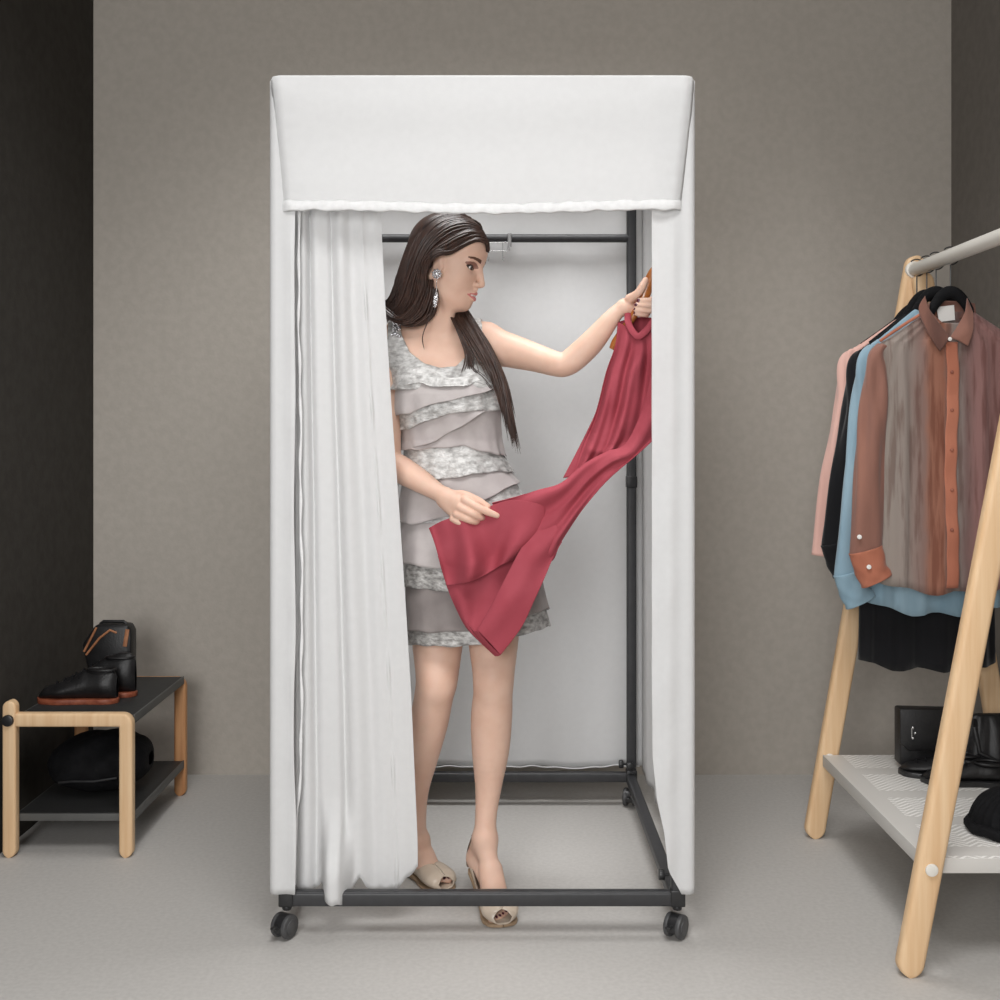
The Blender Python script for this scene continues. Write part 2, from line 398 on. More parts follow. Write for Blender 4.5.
# ================================================================ garment rack
RXa, RZa = 1.154, 1.596; RY0, RY1 = 2.37, 3.17
rack = thing('garment_rack', (1.15, (RY0+RY1)/2, 0), 'wooden A-frame clothes rack with white rail and white slotted shelf', 'clothes rack')
def leg(y, xf, sgn, yo=0):
    a = Vector((xf, y+yo, 0)); zt_ = RZa+.03-.05*abs(sgn); t = Vector((RXa+.012, y+yo, zt_))-a; t.normalize(); L = zt_/t.z; p = []; mb = MB()
    ws = []
    N = 40
    side = Vector((1, 0, 0))
    pts = []; wsc = []
    for k in range(N):
        f = k/(N-1)
        s = L*f; e = .028
        if k < 8: s = e*(1-math.cos(k/7*PI/2)); w = math.sin(k/7*PI/2)*.99+.01
        elif k > N-9: kk = N-1-k; s = L-e*(1-math.cos(kk/7*PI/2)); w = math.sin(kk/7*PI/2)*.99+.01
        else: w = 1
        pts.append(a+t*s); wsc.append(w)
    # ends rounded: sweep with changing width
    prof = []
    Wd, Th, rr = .057, .034, .012; n = 5
    for cx, cy, a0 in ((Wd/2-rr, Th/2-rr, 0), (-Wd/2+rr, Th/2-rr, 90), (-Wd/2+rr, -Th/2+rr, 180), (Wd/2-rr, -Th/2+rr, 270)):
        for k in range(n): q = math.radians(a0+90*k/(n-1)); prof.append((cx+rr*math.cos(q), cy+rr*math.sin(q)))
    ax = Vector((t.z, 0, -t.x)); V = []; Fc = []; m = len(prof)
    for p_, w in zip(pts, wsc): V += [p_+ax*x*w+Vector((0, y_, 0)) for x, y_ in prof]
    for i in range(N-1):
        for k in range(m): Fc.append((i*m+k, i*m+(k+1) % m, (i+1)*m+(k+1) % m, (i+1)*m+k))
    Fc.append(tuple(range(m))[::-1]); Fc.append(tuple((N-1)*m+k for k in range(m)))
    return MB().add(V, Fc).obj('leg', G['wood'], rack), a, t
for y in (RY0, RY1):
    lg, a, t = leg(y, .853 if y == RY0 else .877, 0)
    s = .226/t.z; c = a+t*s; yf = -1
    MB().cyl(c+Vector((0, -.0165, 0)), c+Vector((0, -.0235, 0)), .0135, 24, .003).obj('bolt_cap', G['rodw'], lg)
    lg, a, t = leg(y, 1.428, 1, .036 if y == RY0 else -.036)
MB().cyl((RXa, RY0-.03, RZa-.01), (RXa, RY1-.018, RZa-.01), .0185, 28, .002).cyl((RXa, RY1-.022, RZa-.01), (RXa, RY1-.008, RZa-.01), .024, 24, .003).obj('hanging_rail', G['rodw'], rack)
# slotted shelf: a folded steel tray, herringbone slots pressed into the sheet
SX0, SX1, SY0, SY1, SZ = .898, 1.405, 2.39, 3.15, .236
def shelf_mat():
    m = mat('white_slotted_steel', srgb(206, 204, 198), srgb(200, 198, 193), .45)
    nt = m.node_tree; N = nt.nodes; L = nt.links; b = N['Principled BSDF']; tc = N.new('ShaderNodeTexCoord'); sp = N.new('ShaderNodeSeparateXYZ'); L.new(tc.outputs['Object'], sp.inputs[0])
    def mth(op, a, c=None):
        n = N.new('ShaderNodeMath'); n.operation = op
        for i, q in enumerate((a, c)):
            if q is None: continue
            if isinstance(q, (int, float)): n.inputs[i].default_value = q
            else: L.new(q, n.inputs[i])
        return n.outputs[0]
    x = sp.outputs[0]; y = sp.outputs[1]
    ux = mth('PINGPONG', mth('ADD', x, 10.0), .030)
    st = mth('FRACT', mth('MULTIPLY', mth('ADD', mth('ADD', y, mth('MULTIPLY', ux, .8)), 10), 62.0))
    sl = mth('LESS_THAN', st, .45)
    band = mth('FRACT', mth('MULTIPLY', mth('ADD', y, 10.03), 1/.19))
    inb = mth('MULTIPLY', mth('GREATER_THAN', band, .14), mth('LESS_THAN', band, .86))
    inx = mth('MULTIPLY', mth('GREATER_THAN', x, -.2), mth('LESS_THAN', x, .2))
    ge = N.new('ShaderNodeNewGeometry'); sn = N.new('ShaderNodeSeparateXYZ'); L.new(ge.outputs['Normal'], sn.inputs[0]); top_ = mth('GREATER_THAN', sn.outputs[2], .5)
    msk = mth('MULTIPLY', mth('MULTIPLY', mth('MULTIPLY', sl, inb), inx), top_)
    mx = N.new('ShaderNodeMix'); mx.data_type = 'RGBA'; mx.inputs['A'].default_value = srgb(204, 202, 197); mx.inputs['B'].default_value = srgb(246, 244, 240)
    mx.inputs['A'].default_value = srgb(208, 205, 200)
    L.new(msk, mx.inputs['Factor']); L.new(mx.outputs['Result'], b.inputs['Base Color'])
    bp = N.new('ShaderNodeBump'); bp.inputs['Distance'].default_value = .0015; L.new(msk, bp.inputs['Height']); L.new(bp.outputs[0], b.inputs['Normal'])
    return m
sh = MB().box(SX0, SX1, SY0, SY1, SZ-.004, SZ, .001)
sh.box(SX0, SX1, SY0, SY0+.003, SZ-.032, SZ-.002, .001).box(SX0, SX1, SY1-.003, SY1, SZ-.032, SZ-.002, .001).box(SX0, SX0+.003, SY0, SY1, SZ-.032, SZ-.002, .001).box(SX1-.003, SX1, SY0, SY1, SZ-.032, SZ-.002, .001)
sh.obj('shelf', shelf_mat(), rack)

# ---------------------------------------------------------------- hung garments
def hanger_arch(cx, y, z0, name, label, span=.15, m=None, hook_top=RZa-.01, zn=0, slope=.8):
    h = thing(name, (cx, y, z0), label, 'hanger', 'black hangers on the white rail')
    pts = []
    for u in np.linspace(-1, 1, 49):
        x = abs(span*u); zz = z0-(z0-zn+.012)*min(1, x/.056)**2 if x < .056 else zn-.012-slope*(x-.056)
        pts.append((cx+span*u, y, zz))
    MB().tube(pts, [.010+.006*math.exp(-(u/.3)**2) for u in np.linspace(-1, 1, 49)], 12, flat=.8, up=(0, 1, 0)).obj('shoulder_bar', m or G['suede'], h)
    hp = [(cx, y, z0), (cx, y, z0+.012)]
    zc = hook_top; r = .023
    hp = [(cx, y, z0), (cx, y, zc-r-.012)]+[(cx+r*math.sin(a), y, zc-r*math.cos(a)) for a in np.linspace(0, PI*1.25, 14)]
    MB().tube(hp, .0018, 8).obj('hook', G['blackp'], h)
    return h
def loft_x(secs, n=64, nz=70):
    """secs: list of (z, x_left, x_right, y_centre, half_depth); gives closed rings"""
    S = catmull(np.array(secs, float), nz); out = np.zeros((nz, n, 3))
    return S, out
def garment_body(secs, ripple, nz=80, n=120, seed=0, sharp=2.6):
    S = catmull(np.array(secs, float), nz); out = np.zeros((nz, n, 3))
    for i, (z, xl, xr, yc, hd) in enumerate(S):
        q = i/(nz-1)
        for k in range(n):
            a = 2*PI*k/n; c = math.cos(a); s = math.sin(a)
            ex = 2/sharp
            X = math.copysign(abs(c)**ex, c); Y = math.copysign(abs(s)**ex, s)
            rip = ripple*(math.sin(X*11+seed+1.5*q)+.6*math.sin(X*23+seed*2-q*2)+.4*math.sin(X*41+seed))*(1-q)**.6
            out[i, k] = ((xl+xr)/2+(xr-xl)/2*X, yc+hd*Y+rip*(1 if s < 0 else -.6)*min(1, abs(s)*3), z+.006*math.sin(X*9+seed)*(1-q)**6)
    return out
def ring_obj(name, R, m, parent=None, origin=None, t=.0015, caps=False):
    nz, n = R.shape[:2]; Fc = grid_faces(nz, n, True)
    o = link(name, R.reshape(-1, 3), Fc, m, parent, origin=origin)
    if t: solid(o, t, 0)
    return o
def sleeve(pts, ws, d, seed=0, n=40, nz=70, ripple=.004):
    """pts [(x,y,z)], ws [(half width x, half depth)]"""
    P = catmull(np.array(pts, float), nz); Wd = catmull(np.array(ws, float), nz); out = np.zeros((nz, n, 3))
    for i in range(nz):
        q = i/(nz-1); t = P[min(i+1, nz-1)]-P[max(i-1, 0)]; t /= np.linalg.norm(t); ax = np.array([-t[2], 0, t[0]]); ax /= np.linalg.norm(ax)
        for k in range(n):
            a = 2*PI*k/n; r = ripple*(math.sin(3*a+seed+q*9)+.7*math.sin(5*a-q*14+seed))*math.sin(q*PI)**.5
            out[i, k] = P[i]+ax*(Wd[i, 0]+r)*math.cos(a)+np.array([0, 1, 0])*(Wd[i, 1]+r)*math.sin(a)
    return out
def shirt(name, label, y, cx, zsh, zneck, hemz, hw, m, group, slv=True, seed=0, mcuff=None, z_cuff=.80, name2=None, drop=.05, slx=.265, collar=None, hd=.028, foot=.03):
    root = thing(name, (cx, y, hemz), label, 'shirt' if 'shirt' in name or 'blouse' in name else 'garment', group)
    zs = zsh
    secs = [(hemz, cx-hw-.004, cx+hw+.004, y, hd), (hemz+.25, cx-hw, cx+hw, y, hd), (hemz+.5, cx-hw, cx+hw, y, hd), (zs-.09, cx-hw-.004, cx+hw+.004, y, hd), (zs-.03, cx-hw-.006, cx+hw+.006, y, hd*.95)]
    for f in np.linspace(0, 1, 9): secs.append((zs+(zneck-zs)*f, cx-(hw-.004+(.058-hw)*f), cx+(hw-.004+(.058-hw)*f), y, hd*(.9-.25*f)))
    R = garment_body(secs, .0045, seed=seed)
    # shirt-tail hem: lower in the middle
    for k in range(R.shape[1]):
        for i in range(30):
            f = (1-i/30)**1.5; X = (R[i, k, 0]-cx)/hw; R[i, k, 2] += foot*(abs(X)**3)*f
    for i in range(60, 80):      # the front neckline dips between the collar points
        q_ = (i-60)/19
        R[i, :, 2] -= np.where(R[i, :, 1] < y, .062*q_*np.clip(1-np.abs(R[i, :, 0]-cx)/.058, 0, 1), 0)
    ring_obj('body', R, m, root)
    if slv:
        for s in (-1, 1):
            dz = zs-.01-z_cuff
            pts = [(cx+s*(hw-.012), y, zs-.004), (cx+s*(hw+.004), y, zs-.036), (cx+s*(hw+.012), y-.004, zs-.15), (cx+s*((hw+slx)/2+.006), y-.008, zs-dz*.6), (cx+s*slx, y-.012, z_cuff)]
            so = ring_obj('sleeve', sleeve(pts, [(.010, .018), (.023, .025), (.031, .026), (.038, .023), (.040, .020)], y, seed+s), m, root)
            a = np.array(pts[-1]); t = np.array([0.02*s if not s < 0 else .028, -.004, -.062])
            if mcuff is not None:
                cpts = [a+np.array([0, 0, .018]), a+t*.5, a+t]
                ring_obj('cuff', sleeve(cpts, [(.0425, .024), (.040, .024), (.041, .024)], y, 1, ripple=.0015, nz=16), mcuff, root, t=.003)
    return root
def hung_cloth_mat(name, c1, c2, **k):
    return mat(name, c1, c2, .85, scale=(14, 14, 3), bump=.25, bscale=(60, 60, 20), spec=.2, sheen=.2, **k)
G['brownshirt'] = hung_cloth_mat('rust_voile', srgb(152, 108, 93), srgb(128, 92, 82))
def panel_mat():
    m = hung_cloth_mat('rust_and_grey_panelled_voile', srgb(140, 100, 88), srgb(120, 96, 88)); nt = m.node_tree; N = nt.nodes; L = nt.links
    b = N['Principled BSDF']; tc = N.new('ShaderNodeTexCoord'); sp = N.new('ShaderNodeSeparateXYZ'); L.new(tc.outputs['Object'], sp.inputs[0])
    mp = N.new('ShaderNodeMapRange'); mp.inputs['From Min'].default_value = -.21; mp.inputs['From Max'].default_value = .21
    nz = N.new('ShaderNodeTexNoise'); nz.inputs['Scale'].default_value = 9; nz.inputs['Detail'].default_value = 5
    ad = N.new('ShaderNodeMath'); ad.operation = 'MULTIPLY_ADD'; ad.inputs[1].default_value = .025
    L.new(nz.outputs['Fac'], ad.inputs[0]); L.new(sp.outputs[0], ad.inputs[2]); L.new(ad.outputs[0], mp.inputs['Value'])
    cr = N.new('ShaderNodeValToRGB'); e = cr.color_ramp.elements; cr.color_ramp.interpolation = 'LINEAR'
    stops = [(0, (120, 84, 72)), (.07, (112, 98, 90)), (.12, (150, 140, 132)), (.24, (146, 134, 127)), (.34, (132, 106, 98)), (.38, (152, 106, 88)), (.455, (146, 98, 80)), (.54, (140, 130, 124)), (.60, (122, 98, 94)), (.66, (146, 110, 106)), (1, (140, 104, 100))]
    e[0].position = 0; e[0].color = srgb(*stops[0][1]); e[1].position = 1; e[1].color = srgb(*stops[-1][1])
    for p, c in stops[1:-1]: q = e.new(p); q.color = srgb(*c)
    n2 = N.new('ShaderNodeTexNoise'); m2 = N.new('ShaderNodeMapping'); m2.inputs['Scale'].default_value = (60, 60, 6); n2.inputs['Scale'].default_value = 1; n2.inputs['Detail'].default_value = 6
    L.new(tc.outputs['Object'], m2.inputs[0]); L.new(m2.outputs[0], n2.inputs['Vector'])
    r2 = N.new('ShaderNodeValToRGB'); r2.color_ramp.elements[0].position = .38; r2.color_ramp.elements[1].position = .52; r2.color_ramp.elements[0].color = srgb(160, 120, 108); r2.color_ramp.elements[1].color = (1, 1, 1, 1)
    mx = N.new('ShaderNodeMix'); mx.data_type = 'RGBA'; mx.blend_type = 'MULTIPLY'; mx.inputs['Factor'].default_value = .5
    L.new(n2.outputs['Fac'], r2.inputs[0]); L.new(mp.outputs[0], cr.inputs[0]); L.new(cr.outputs[0], mx.inputs['A']); L.new(r2.outputs[0], mx.inputs['B'])
    L.new(mx.outputs['Result'], b.inputs['Base Color']); return m
G['panel'] = panel_mat()
G['orange'] = hung_cloth_mat('orange_rust_cotton', srgb(184, 118, 94), srgb(164, 100, 78))
G['collar'] = hung_cloth_mat('brown_collar_cotton', srgb(126, 88, 76), srgb(104, 74, 66))
G['blue'] = hung_cloth_mat('faded_blue_cotton', srgb(150, 176, 190), srgb(128, 156, 172))
G['pink'] = hung_cloth_mat('blush_pink_cotton', srgb(222, 180, 168), srgb(208, 164, 152))
G['blackc'] = hung_cloth_mat('black_cotton', srgb(16, 16, 19), srgb(23, 23, 26))
G['label'] = mat('white_woven_label', srgb(225, 222, 218))
GR = 'shirts hung on the white rail'
def zat(py, d): return CZ-(py-CY)/F*d
y = 2.90
s1 = shirt('shirt', 'rust and grey sheer shirt with pointed collar, frontmost on the rack', y, 1.154, zat(344, y), zat(311, y), zat(592, y), .184, G['panel'], GR, seed=1, mcuff=G['orange'], z_cuff=zat(556, y), slx=.222)
for ch in s1.children:
    if ch.name.startswith('sleeve'): ch.data.materials[0] = G['brownshirt']
# placket, buttons, collar wings, yoke seam, label
PF = y-.034
pl = np.zeros((60, 8, 3))
for i, q in enumerate(np.linspace(0, 1, 60)):
    for j, u in enumerate(np.linspace(0, 1, 8)):
        pl[i, j] = W(945.5+u*12+1.2*math.sin(q*9), 342+q*(588-342), PF); pl[i, j, 1] = PF-.003+.0025*math.sin(q*38)+.004*(u-.5)**2
solid(link('placket', pl.reshape(-1, 3), grid_faces(60, 8), G['orange'], s1), .003)
for py in (372, 410, 450, 490, 530): MB().cyl(W(952, py, PF-.010), W(952, py, PF-.002), .0045, 14, .001).obj('button', G['rust'], s1)
MB().cyl(W(950, 339, PF-.020), W(950, 339, PF-.012), .005, 14, .001).obj('button', G['label'], s1)
for p in ((859.5, 537), (869, 567)): MB().cyl(W(*p, y-.048), W(*p, y-.032), .006, 14, .001).obj('cuff_button', G['label'], s1)
def wing(pts, name, m, t=.003):
    rows = [[tuple(W(a, b, dd)) for a, b, dd in r] for r in pts]
    P = patch(rows, 14, 14); return solid(link(name, P.reshape(-1, 3), grid_faces(14, 14), m, s1), t)
wing([[(925, 296, y-.012), (931, 312, y-.032), (950, 338, y-.044)], [(919, 306, y-.020), (928, 328, y-.044), (947, 342, y-.048)], [(920, 316, y-.026), (931, 338, y-.046), (940, 351, y-.046)]], 'collar', G['collar'])
wing([[(967, 298, y-.012), (964, 314, y-.030), (950, 338, y-.044)], [(971, 308, y-.020), (968, 326, y-.044), (957, 340, y-.050)], [(973, 312, y-.026), (973, 330, y-.046), (968, 346, y-.046)]], 'collar', G['brownshirt'])
cb = np.zeros((10, 30, 3))     # collar stand behind the neck
for i, q in enumerate(np.linspace(0, 1, 10)):
    for j, a in enumerate(np.linspace(PI*.02, PI*.98, 30)):
        cb[i, j] = (1.154-.062*math.cos(a)*(1-.06*q), y-.012+.036*math.sin(a), zat(322, y)+q*.045+.012*math.sin(a))
solid(link('collar_stand', cb.reshape(-1, 3), grid_faces(10, 30), G['collar'], s1), .003)
lb = MB(); lb.add([W(936.5, 307, y+.012), W(954, 305, y+.012), W(955, 320, y+.008), W(939, 322, y+.008)], [(0, 1, 2, 3)]); lo = lb.obj('size_label', G['label'], s1, smooth=False); solid(lo, .001)
# yoke seam rolls
MB().tube([W(a, b, y-.012) for a, b in ((923, 313), (908, 322), (893, 332), (880, 341))], .004, 8).obj('yoke_seam', G['orange'], s1)
hanger_arch(1.154, y, zat(292, y), 'clothes_hanger', 'black padded hanger inside the rust shirt collar', zn=zat(312, y), slope=.80)
y = 2.985
s2 = shirt('shirt', 'faded light blue shirt hanging directly behind the rust shirt', y, 1.150, zat(345, y), zat(308, y), zat(613, y), .176, G['blue'], GR, seed=2, mcuff=G['blue'], z_cuff=zat(578, y), slx=.232)
hanger_arch(1.150, y, zat(292, y), 'clothes_hanger', 'black hanger carrying the blue shirt', zn=zat(308, y), slope=.80)
y = 3.05
s3 = shirt('shirt', 'long black shirt hanging behind the blue shirt, its hem lowest of all', y, 1.150, zat(350, y), zat(312, y), zat(668, y), .180, G['blackc'], GR, seed=3, mcuff=G['blackc'], z_cuff=zat(548, y), slx=.247, foot=.02)
hanger_arch(1.150, y, zat(295, y), 'clothes_hanger', 'black hanger carrying the long black shirt', zn=zat(312, y), slope=.80)
y = 3.11
s4 = shirt('shirt', 'blush pink shirt hanging last on the rack next to the wall', y, 1.145, zat(350, y), zat(318, y), zat(560, y), .182, G['pink'], GR, seed=4, mcuff=None, z_cuff=zat(556, y), slx=.252)
hanger_arch(1.145, y, zat(308, y), 'clothes_hanger', 'black hanger carrying the pink shirt', zn=zat(318, y), slope=.70)

# ---------------------------------------------------------------- things on the rack's shelf
z = SZ
bag = thing('satchel', (1.18, 3.03, z), 'boxy black leather satchel with a silver clasp on the white shelf', 'bag')
bx0 = (893.5-500)/F*3.0+.018; bx1 = bx0+.150
MB().prism([(bx0+.012, z+.005), (bx1-.012, z+.005), (bx1, z+.02), (bx1, z+.160), (bx0, z+.164), (bx0, z+.02)], 1, 3.0, 3.05, .006).obj('body', G['leather'], bag)
fl = MB().prism([(bx0-.003, z+.166), (bx1+.003, z+.163), (bx1+.003, z+.075), (bx1-.02, z+.055), (bx0+.02, z+.055), (bx0-.003, z+.075)], 1, 2.992, 3.0, .003).obj('flap', G['leather'], bag)
cl = MB(); c = W(913, 733, 2.989)
for a, b in ((0, .014), (.006, 0), (0, -.014)): cl.sph(c+Vector((a, 0, b)), .0045, 10)
cl.sweep([c+Vector((-.003, 0, .014)), c+Vector((-.003, 0, -.014))], .004, .003, .001, (1, 0, 0), 3).obj('clasp', G['chrome'], bag)

def loft_shoe(x, y, z, ang, L=.24, h=.07, m=None, boot=0, sole=None, name='shoe', label='', group=None, cat='shoe'):
    """toe points along local +x"""
    M = Matrix.Translation((x, y, z)) @ Matrix.Rotation(ang, 4, 'Z')
    root = thing(name, (x, y, z), label, cat, group)
    n = 22; N = 26; V = np.zeros((N, n, 3)); VS = []
    for i, q in enumerate(np.linspace(0, 1, N)):      # heel→toe
        xx = -L/2+L*q
        w = .034*(np.interp(q, [0, .04, .15, .35, .7, .9, .97, 1], [.25, .6, .85, .8, 1.12, .85, .5, .12]))
        hh = np.interp(q, [0, .05, .2, .4, .55, .75, .92, 1], [.7, .95, 1, .93, .72, .5, .36, .12])*h+boot*max(0, 1-q*2.4)
        for k in range(n):
            a = 2*PI*k/n; s = math.sin(a); c = math.cos(a)
            V[i, k] = M @ Vector((xx, w*math.copysign(abs(c)**.8, c)*(1 if s < 0 else 1-.35*s), .012+hh*(s*.5+.5)))
    up = link('upper', V.reshape(-1, 3), grid_faces(N, n, True), m or G['leather'], root)
    S = MB(); out = []
    qs = np.linspace(0, 1, 20)
    wq = lambda q: .038*np.interp(q, [0, .04, .15, .35, .7, .9, .97, 1], [.2, .6, .85, .8, 1.12, .88, .55, .1])
    out = [(-L/2-.003+(L+.008)*q, wq(q)) for q in qs]+[(-L/2-.003+(L+.008)*q, -wq(q)) for q in qs[::-1]]
    S.prism(out, 2, 0, .014, .002)
    for v in S.v: v.xyz = M @ v
    S.obj('sole', sole or G['blackp'], root)
    T_ = MB()
    T_.tube([M @ Vector((-L*.30+.07*math.cos(a)*L/.24*.6, .022*math.sin(a), .014+h*.93)) for a in np.linspace(0, 2*PI, 20)], .004, 8).obj('collar_rim', m or G['leather'], root)
    for k in range(4):
        p = -.01+.022*k; zz = .014+h*(.80-.11*k)
        MB().tube([M @ Vector((p, -.020, zz-.010)), M @ Vector((p+.004, 0, zz+.004)), M @ Vector((p, .020, zz-.010))], .0022, 6).obj('lace', G['suede'], root)
    return root
loft_shoe(1.150, 2.955, z, PI*.92, .2, .05, label='flat black leather shoe lying in front of the satchel, left of the pair', group='black shoes by the satchel')
loft_shoe(1.185, 2.895, z, PI*.95, .2, .045, label='flat black leather shoe in front of the satchel, the nearer of the pair', group='black shoes by the satchel')
# soft black handbag to the right
hb = thing('handbag', (1.30, 2.96, z), 'slouchy black leather handbag with strap on the right part of the white shelf', 'bag')
secs = [(z+.002, 1.215, 1.385, 2.985, .045), (z+.02, 1.205, 1.395, 2.985, .055), (z+.07, 1.21, 1.39, 2.985, .052), (z+.12, 1.23, 1.375, 2.985, .035), (z+.15, 1.245, 1.36, 2.985, .014), (z+.155, 1.26, 1.35, 2.985, .003)]
ring_obj('body', garment_body(secs, .004, 40, 60, 5, 2.4), G['leather'], hb, t=.003)
MB().tube([(1.25, 2.98, z+.145), (1.235, 2.945, z+.13), (1.24, 2.925, z+.07), (1.29, 2.915, z+.045), (1.34, 2.925, z+.08), (1.355, 2.95, z+.13), (1.35, 2.98, z+.145)], .006, 8, flat=.5).obj('strap', G['leather'], hb)
# ribbed hat
ht = thing('knit_hat', (1.168, 2.545, z), 'round black ribbed hat at the front right of the white shelf', 'hat')
N, n = 22, 120; V = np.zeros((N, n, 3))
for i, q in enumerate(np.linspace(0, 1, N)):
    a = q*PI/2; r0 = .108*math.cos(a)**.75 if q < 1 else .002; zz = .088*math.sin(a)
    for k in range(n):
        t = 2*PI*k/n; r = r0*(1+.035*math.sin(t*30+.8*math.sin(q*6))); V[i, k] = (1.168+r*math.cos(t), 2.545+r*.8*math.sin(t), z+.012+zz)
link('crown', V.reshape(-1, 3), grid_faces(N, n, True), G['suede'], ht)
MB().tube([(1.168+.107*math.cos(t), 2.545+.088*math.sin(t), z+.014+.002*math.sin(t*9)) for t in np.linspace(0, 2*PI, 60)], .013, 10).obj('brim', G['suede'], ht)

# ================================================================ shoe bench
bench = thing('shoe_bench', (-1.15, 3.27, 0), 'low wooden shoe bench with two dark metal shelves beside the left wall', 'bench')
BY0, BY1 = 3.03, 3.54; xl, xr = -1.309, -.998
w = .036
def rounded(pts_):
    return pts_
for y_, wm, wm2 in ((BY0, G['wood'], G['woodx']), (BY1, G['woodr'], G['woodx'])):
    # left post
    N = 34; H = .417 if y_ == BY0 else .372
    P = []
    for k in range(9): P.append(((xl, y_, w/2*(1-math.cos(k/8*PI/2))), math.sin(k/8*PI/2)*.98+.02))
    for k in range(1, 6): P.append(((xl, y_, w/2+(H-w)*k/6), 1))
    for k in range(8, -1, -1): P.append(((xl, y_, H-w/2*(1-math.cos(k/8*PI/2))), math.sin(k/8*PI/2)*.98+.02))
    def swp(P, th=.03):
        V = []; Fc = []; prof = []; rr = .006
        for cx, cy, a0 in ((w/2-rr, th/2-rr, 0), (-w/2+rr, th/2-rr, 90), (-w/2+rr, -th/2+rr, 180), (w/2-rr, -th/2+rr, 270)):
            for k in range(4): q = math.radians(a0+90*k/3); prof.append((cx+rr*math.cos(q), cy+rr*math.sin(q)))
        m = len(prof); pts = [Vector(p) for p, _ in P]
        for i, (p, s_) in enumerate(P):
            t = (pts[min(i+1, len(P)-1)]-pts[max(i-1, 0)]).normalized(); ax = Vector((t.z, 0, -t.x))
            V += [pts[i]+ax*a*s_+Vector((0, b, 0)) for a, b in prof]
        for i in range(len(P)-1):
            for k in range(m): Fc.append((i*m+k, i*m+(k+1) % m, (i+1)*m+(k+1) % m, (i+1)*m+k))
        Fc.append(tuple(range(m))[::-1]); Fc.append(tuple((len(P)-1)*m+k for k in range(m)))
        return MB().add(V, Fc)
    lp = swp(P).obj('post', wm, bench)
    MB().cyl((xl, y_-.015, .367), (xl, y_-.026, .367), .0155, 22, .003).obj('bolt_cap', G['blackp'], lp)
    # bent leg: foot, up, round the corner, across to the post
    P = []
    for k in range(9): P.append(((xr, y_, w/2*(1-math.cos(k/8*PI/2))), math.sin(k/8*PI/2)*.98+.02))
    P.append(((xr, y_, .18), 1)); zc = .366 if y_ == BY0 else .350; r = .012
    P.append(((xr, y_, zc-r-.012), 1))
    for k in range(9): a = PI/2*k/8; P.append(((xr-r+r*math.cos(a), y_, zc-r+r*math.sin(a)), 1))
    P.append(((xl+.1, y_, zc), 1)); P.append(((xl+w/2, y_, zc), 1))
    # the straight runs get their own grain
    swp(P).obj('bent_leg', wm, bench)
for zz, nm in ((.372, 'shelf'), (.110, 'shelf')):
    s = MB().box(xl+.012, xr+.014, BY0+.016, BY1-.016, zz-.003, zz, .001).obj(nm, G['dshelf'], bench)
    e = MB().box(xr+.011, xr+.015, BY0+.016, BY1-.016, zz-.022, zz+.002, .001)
    e.box(xl+.012, xr+.014, BY0+.016, BY0+.019, zz-.022, zz, .001).box(xl+.012, xr+.014, BY1-.019, BY1-.016, zz-.022, zz, .001).box(xl+.01, xl+.013, BY0+.016, BY1-.016, zz-.022, zz, .001)
    e.obj('shelf_rim', G['dedge'], s)
zt = .372
loft_shoe(-1.190, 3.195, zt, PI*.985, .225, .085, boot=.0, sole=G['rust'], label='black lace-up shoe with rust sole, at the front edge of the dark bench', group='black shoes on the bench')
loft_shoe(-1.165, 3.272, zt, PI*1.0, .225, .105, boot=.015, sole=G['rust'], label='black lace-up shoe standing behind the other one and beside the black bag on the bench', group='black shoes on the bench')
b2 = thing('handbag', (-1.15, 3.37, zt), 'upright black bag with tan piping standing at the back of the bench top', 'bag')
MB().prism([(-1.205, zt), (-1.090, zt), (-1.090, zt+.17), (-1.100, zt+.192), (-1.195, zt+.192), (-1.235, zt+.135)], 1, 3.34, 3.40, .008).obj('body', G['leather'], b2)
for pts in ([(-1.226, zt+.115), (-1.190, zt+.185)], [(-1.22, zt+.105), (-1.18, zt+.155), (-1.15, zt+.178), (-1.13, zt+.17)]):
    MB().tube([(a, 3.337, b) for a, b in pts], .0035, 8).obj('piping', G['tan'], b2)
MB().sweep([(-1.106, 3.337, zt+.13), (-1.098, 3.337, zt+.18)], .012, .004, .0015, (1, 0, 0), 3).obj('zip_pull', G['tan'], b2)
MB().tube([(-1.19, 3.37, zt+.190), (-1.18, 3.37, zt+.198), (-1.12, 3.37, zt+.198), (-1.11, 3.37, zt+.190)], .005, 8).obj('handle', G['leather'], b2)
# big soft bag on the lower shelf
zl = .110
b3 = thing('duffel_bag', (-1.15, 3.25, zl), 'large black duffel bag filling the lower shelf of the bench', 'bag')
N, n = 50, 60; V = np.zeros((N, n, 3))
for i, q in enumerate(np.linspace(0, 1, N)):
    s_ = math.sin(min(max(q, .002), .998)*PI)**.35
    for k in range(n):
        t = 2*PI*k/n; c = math.cos(t); s = math.sin(t)
        rr = 1+.04*math.sin(q*17+3*t)+.03*math.sin(5*t+q*8)
        V[i, k] = (-1.29+.285*q, 3.26+.12*s_*math.copysign(abs(c)**.8, c)*rr, zl+.003+max(0, .078+.078*s_*math.copysign(abs(s)**.8, s)*(rr if s > 0 else 1)+.02*(q-.5)*(s > 0)))
ring_obj('body', V, G['suede'], b3, t=.002)
MB().tube([(-1.22, 3.128, zl+.055), (-1.18, 3.124, zl+.060), (-1.12, 3.124, zl+.060), (-1.06, 3.130, zl+.068)], .0035, 8).obj('zip', G['blackp'], b3)
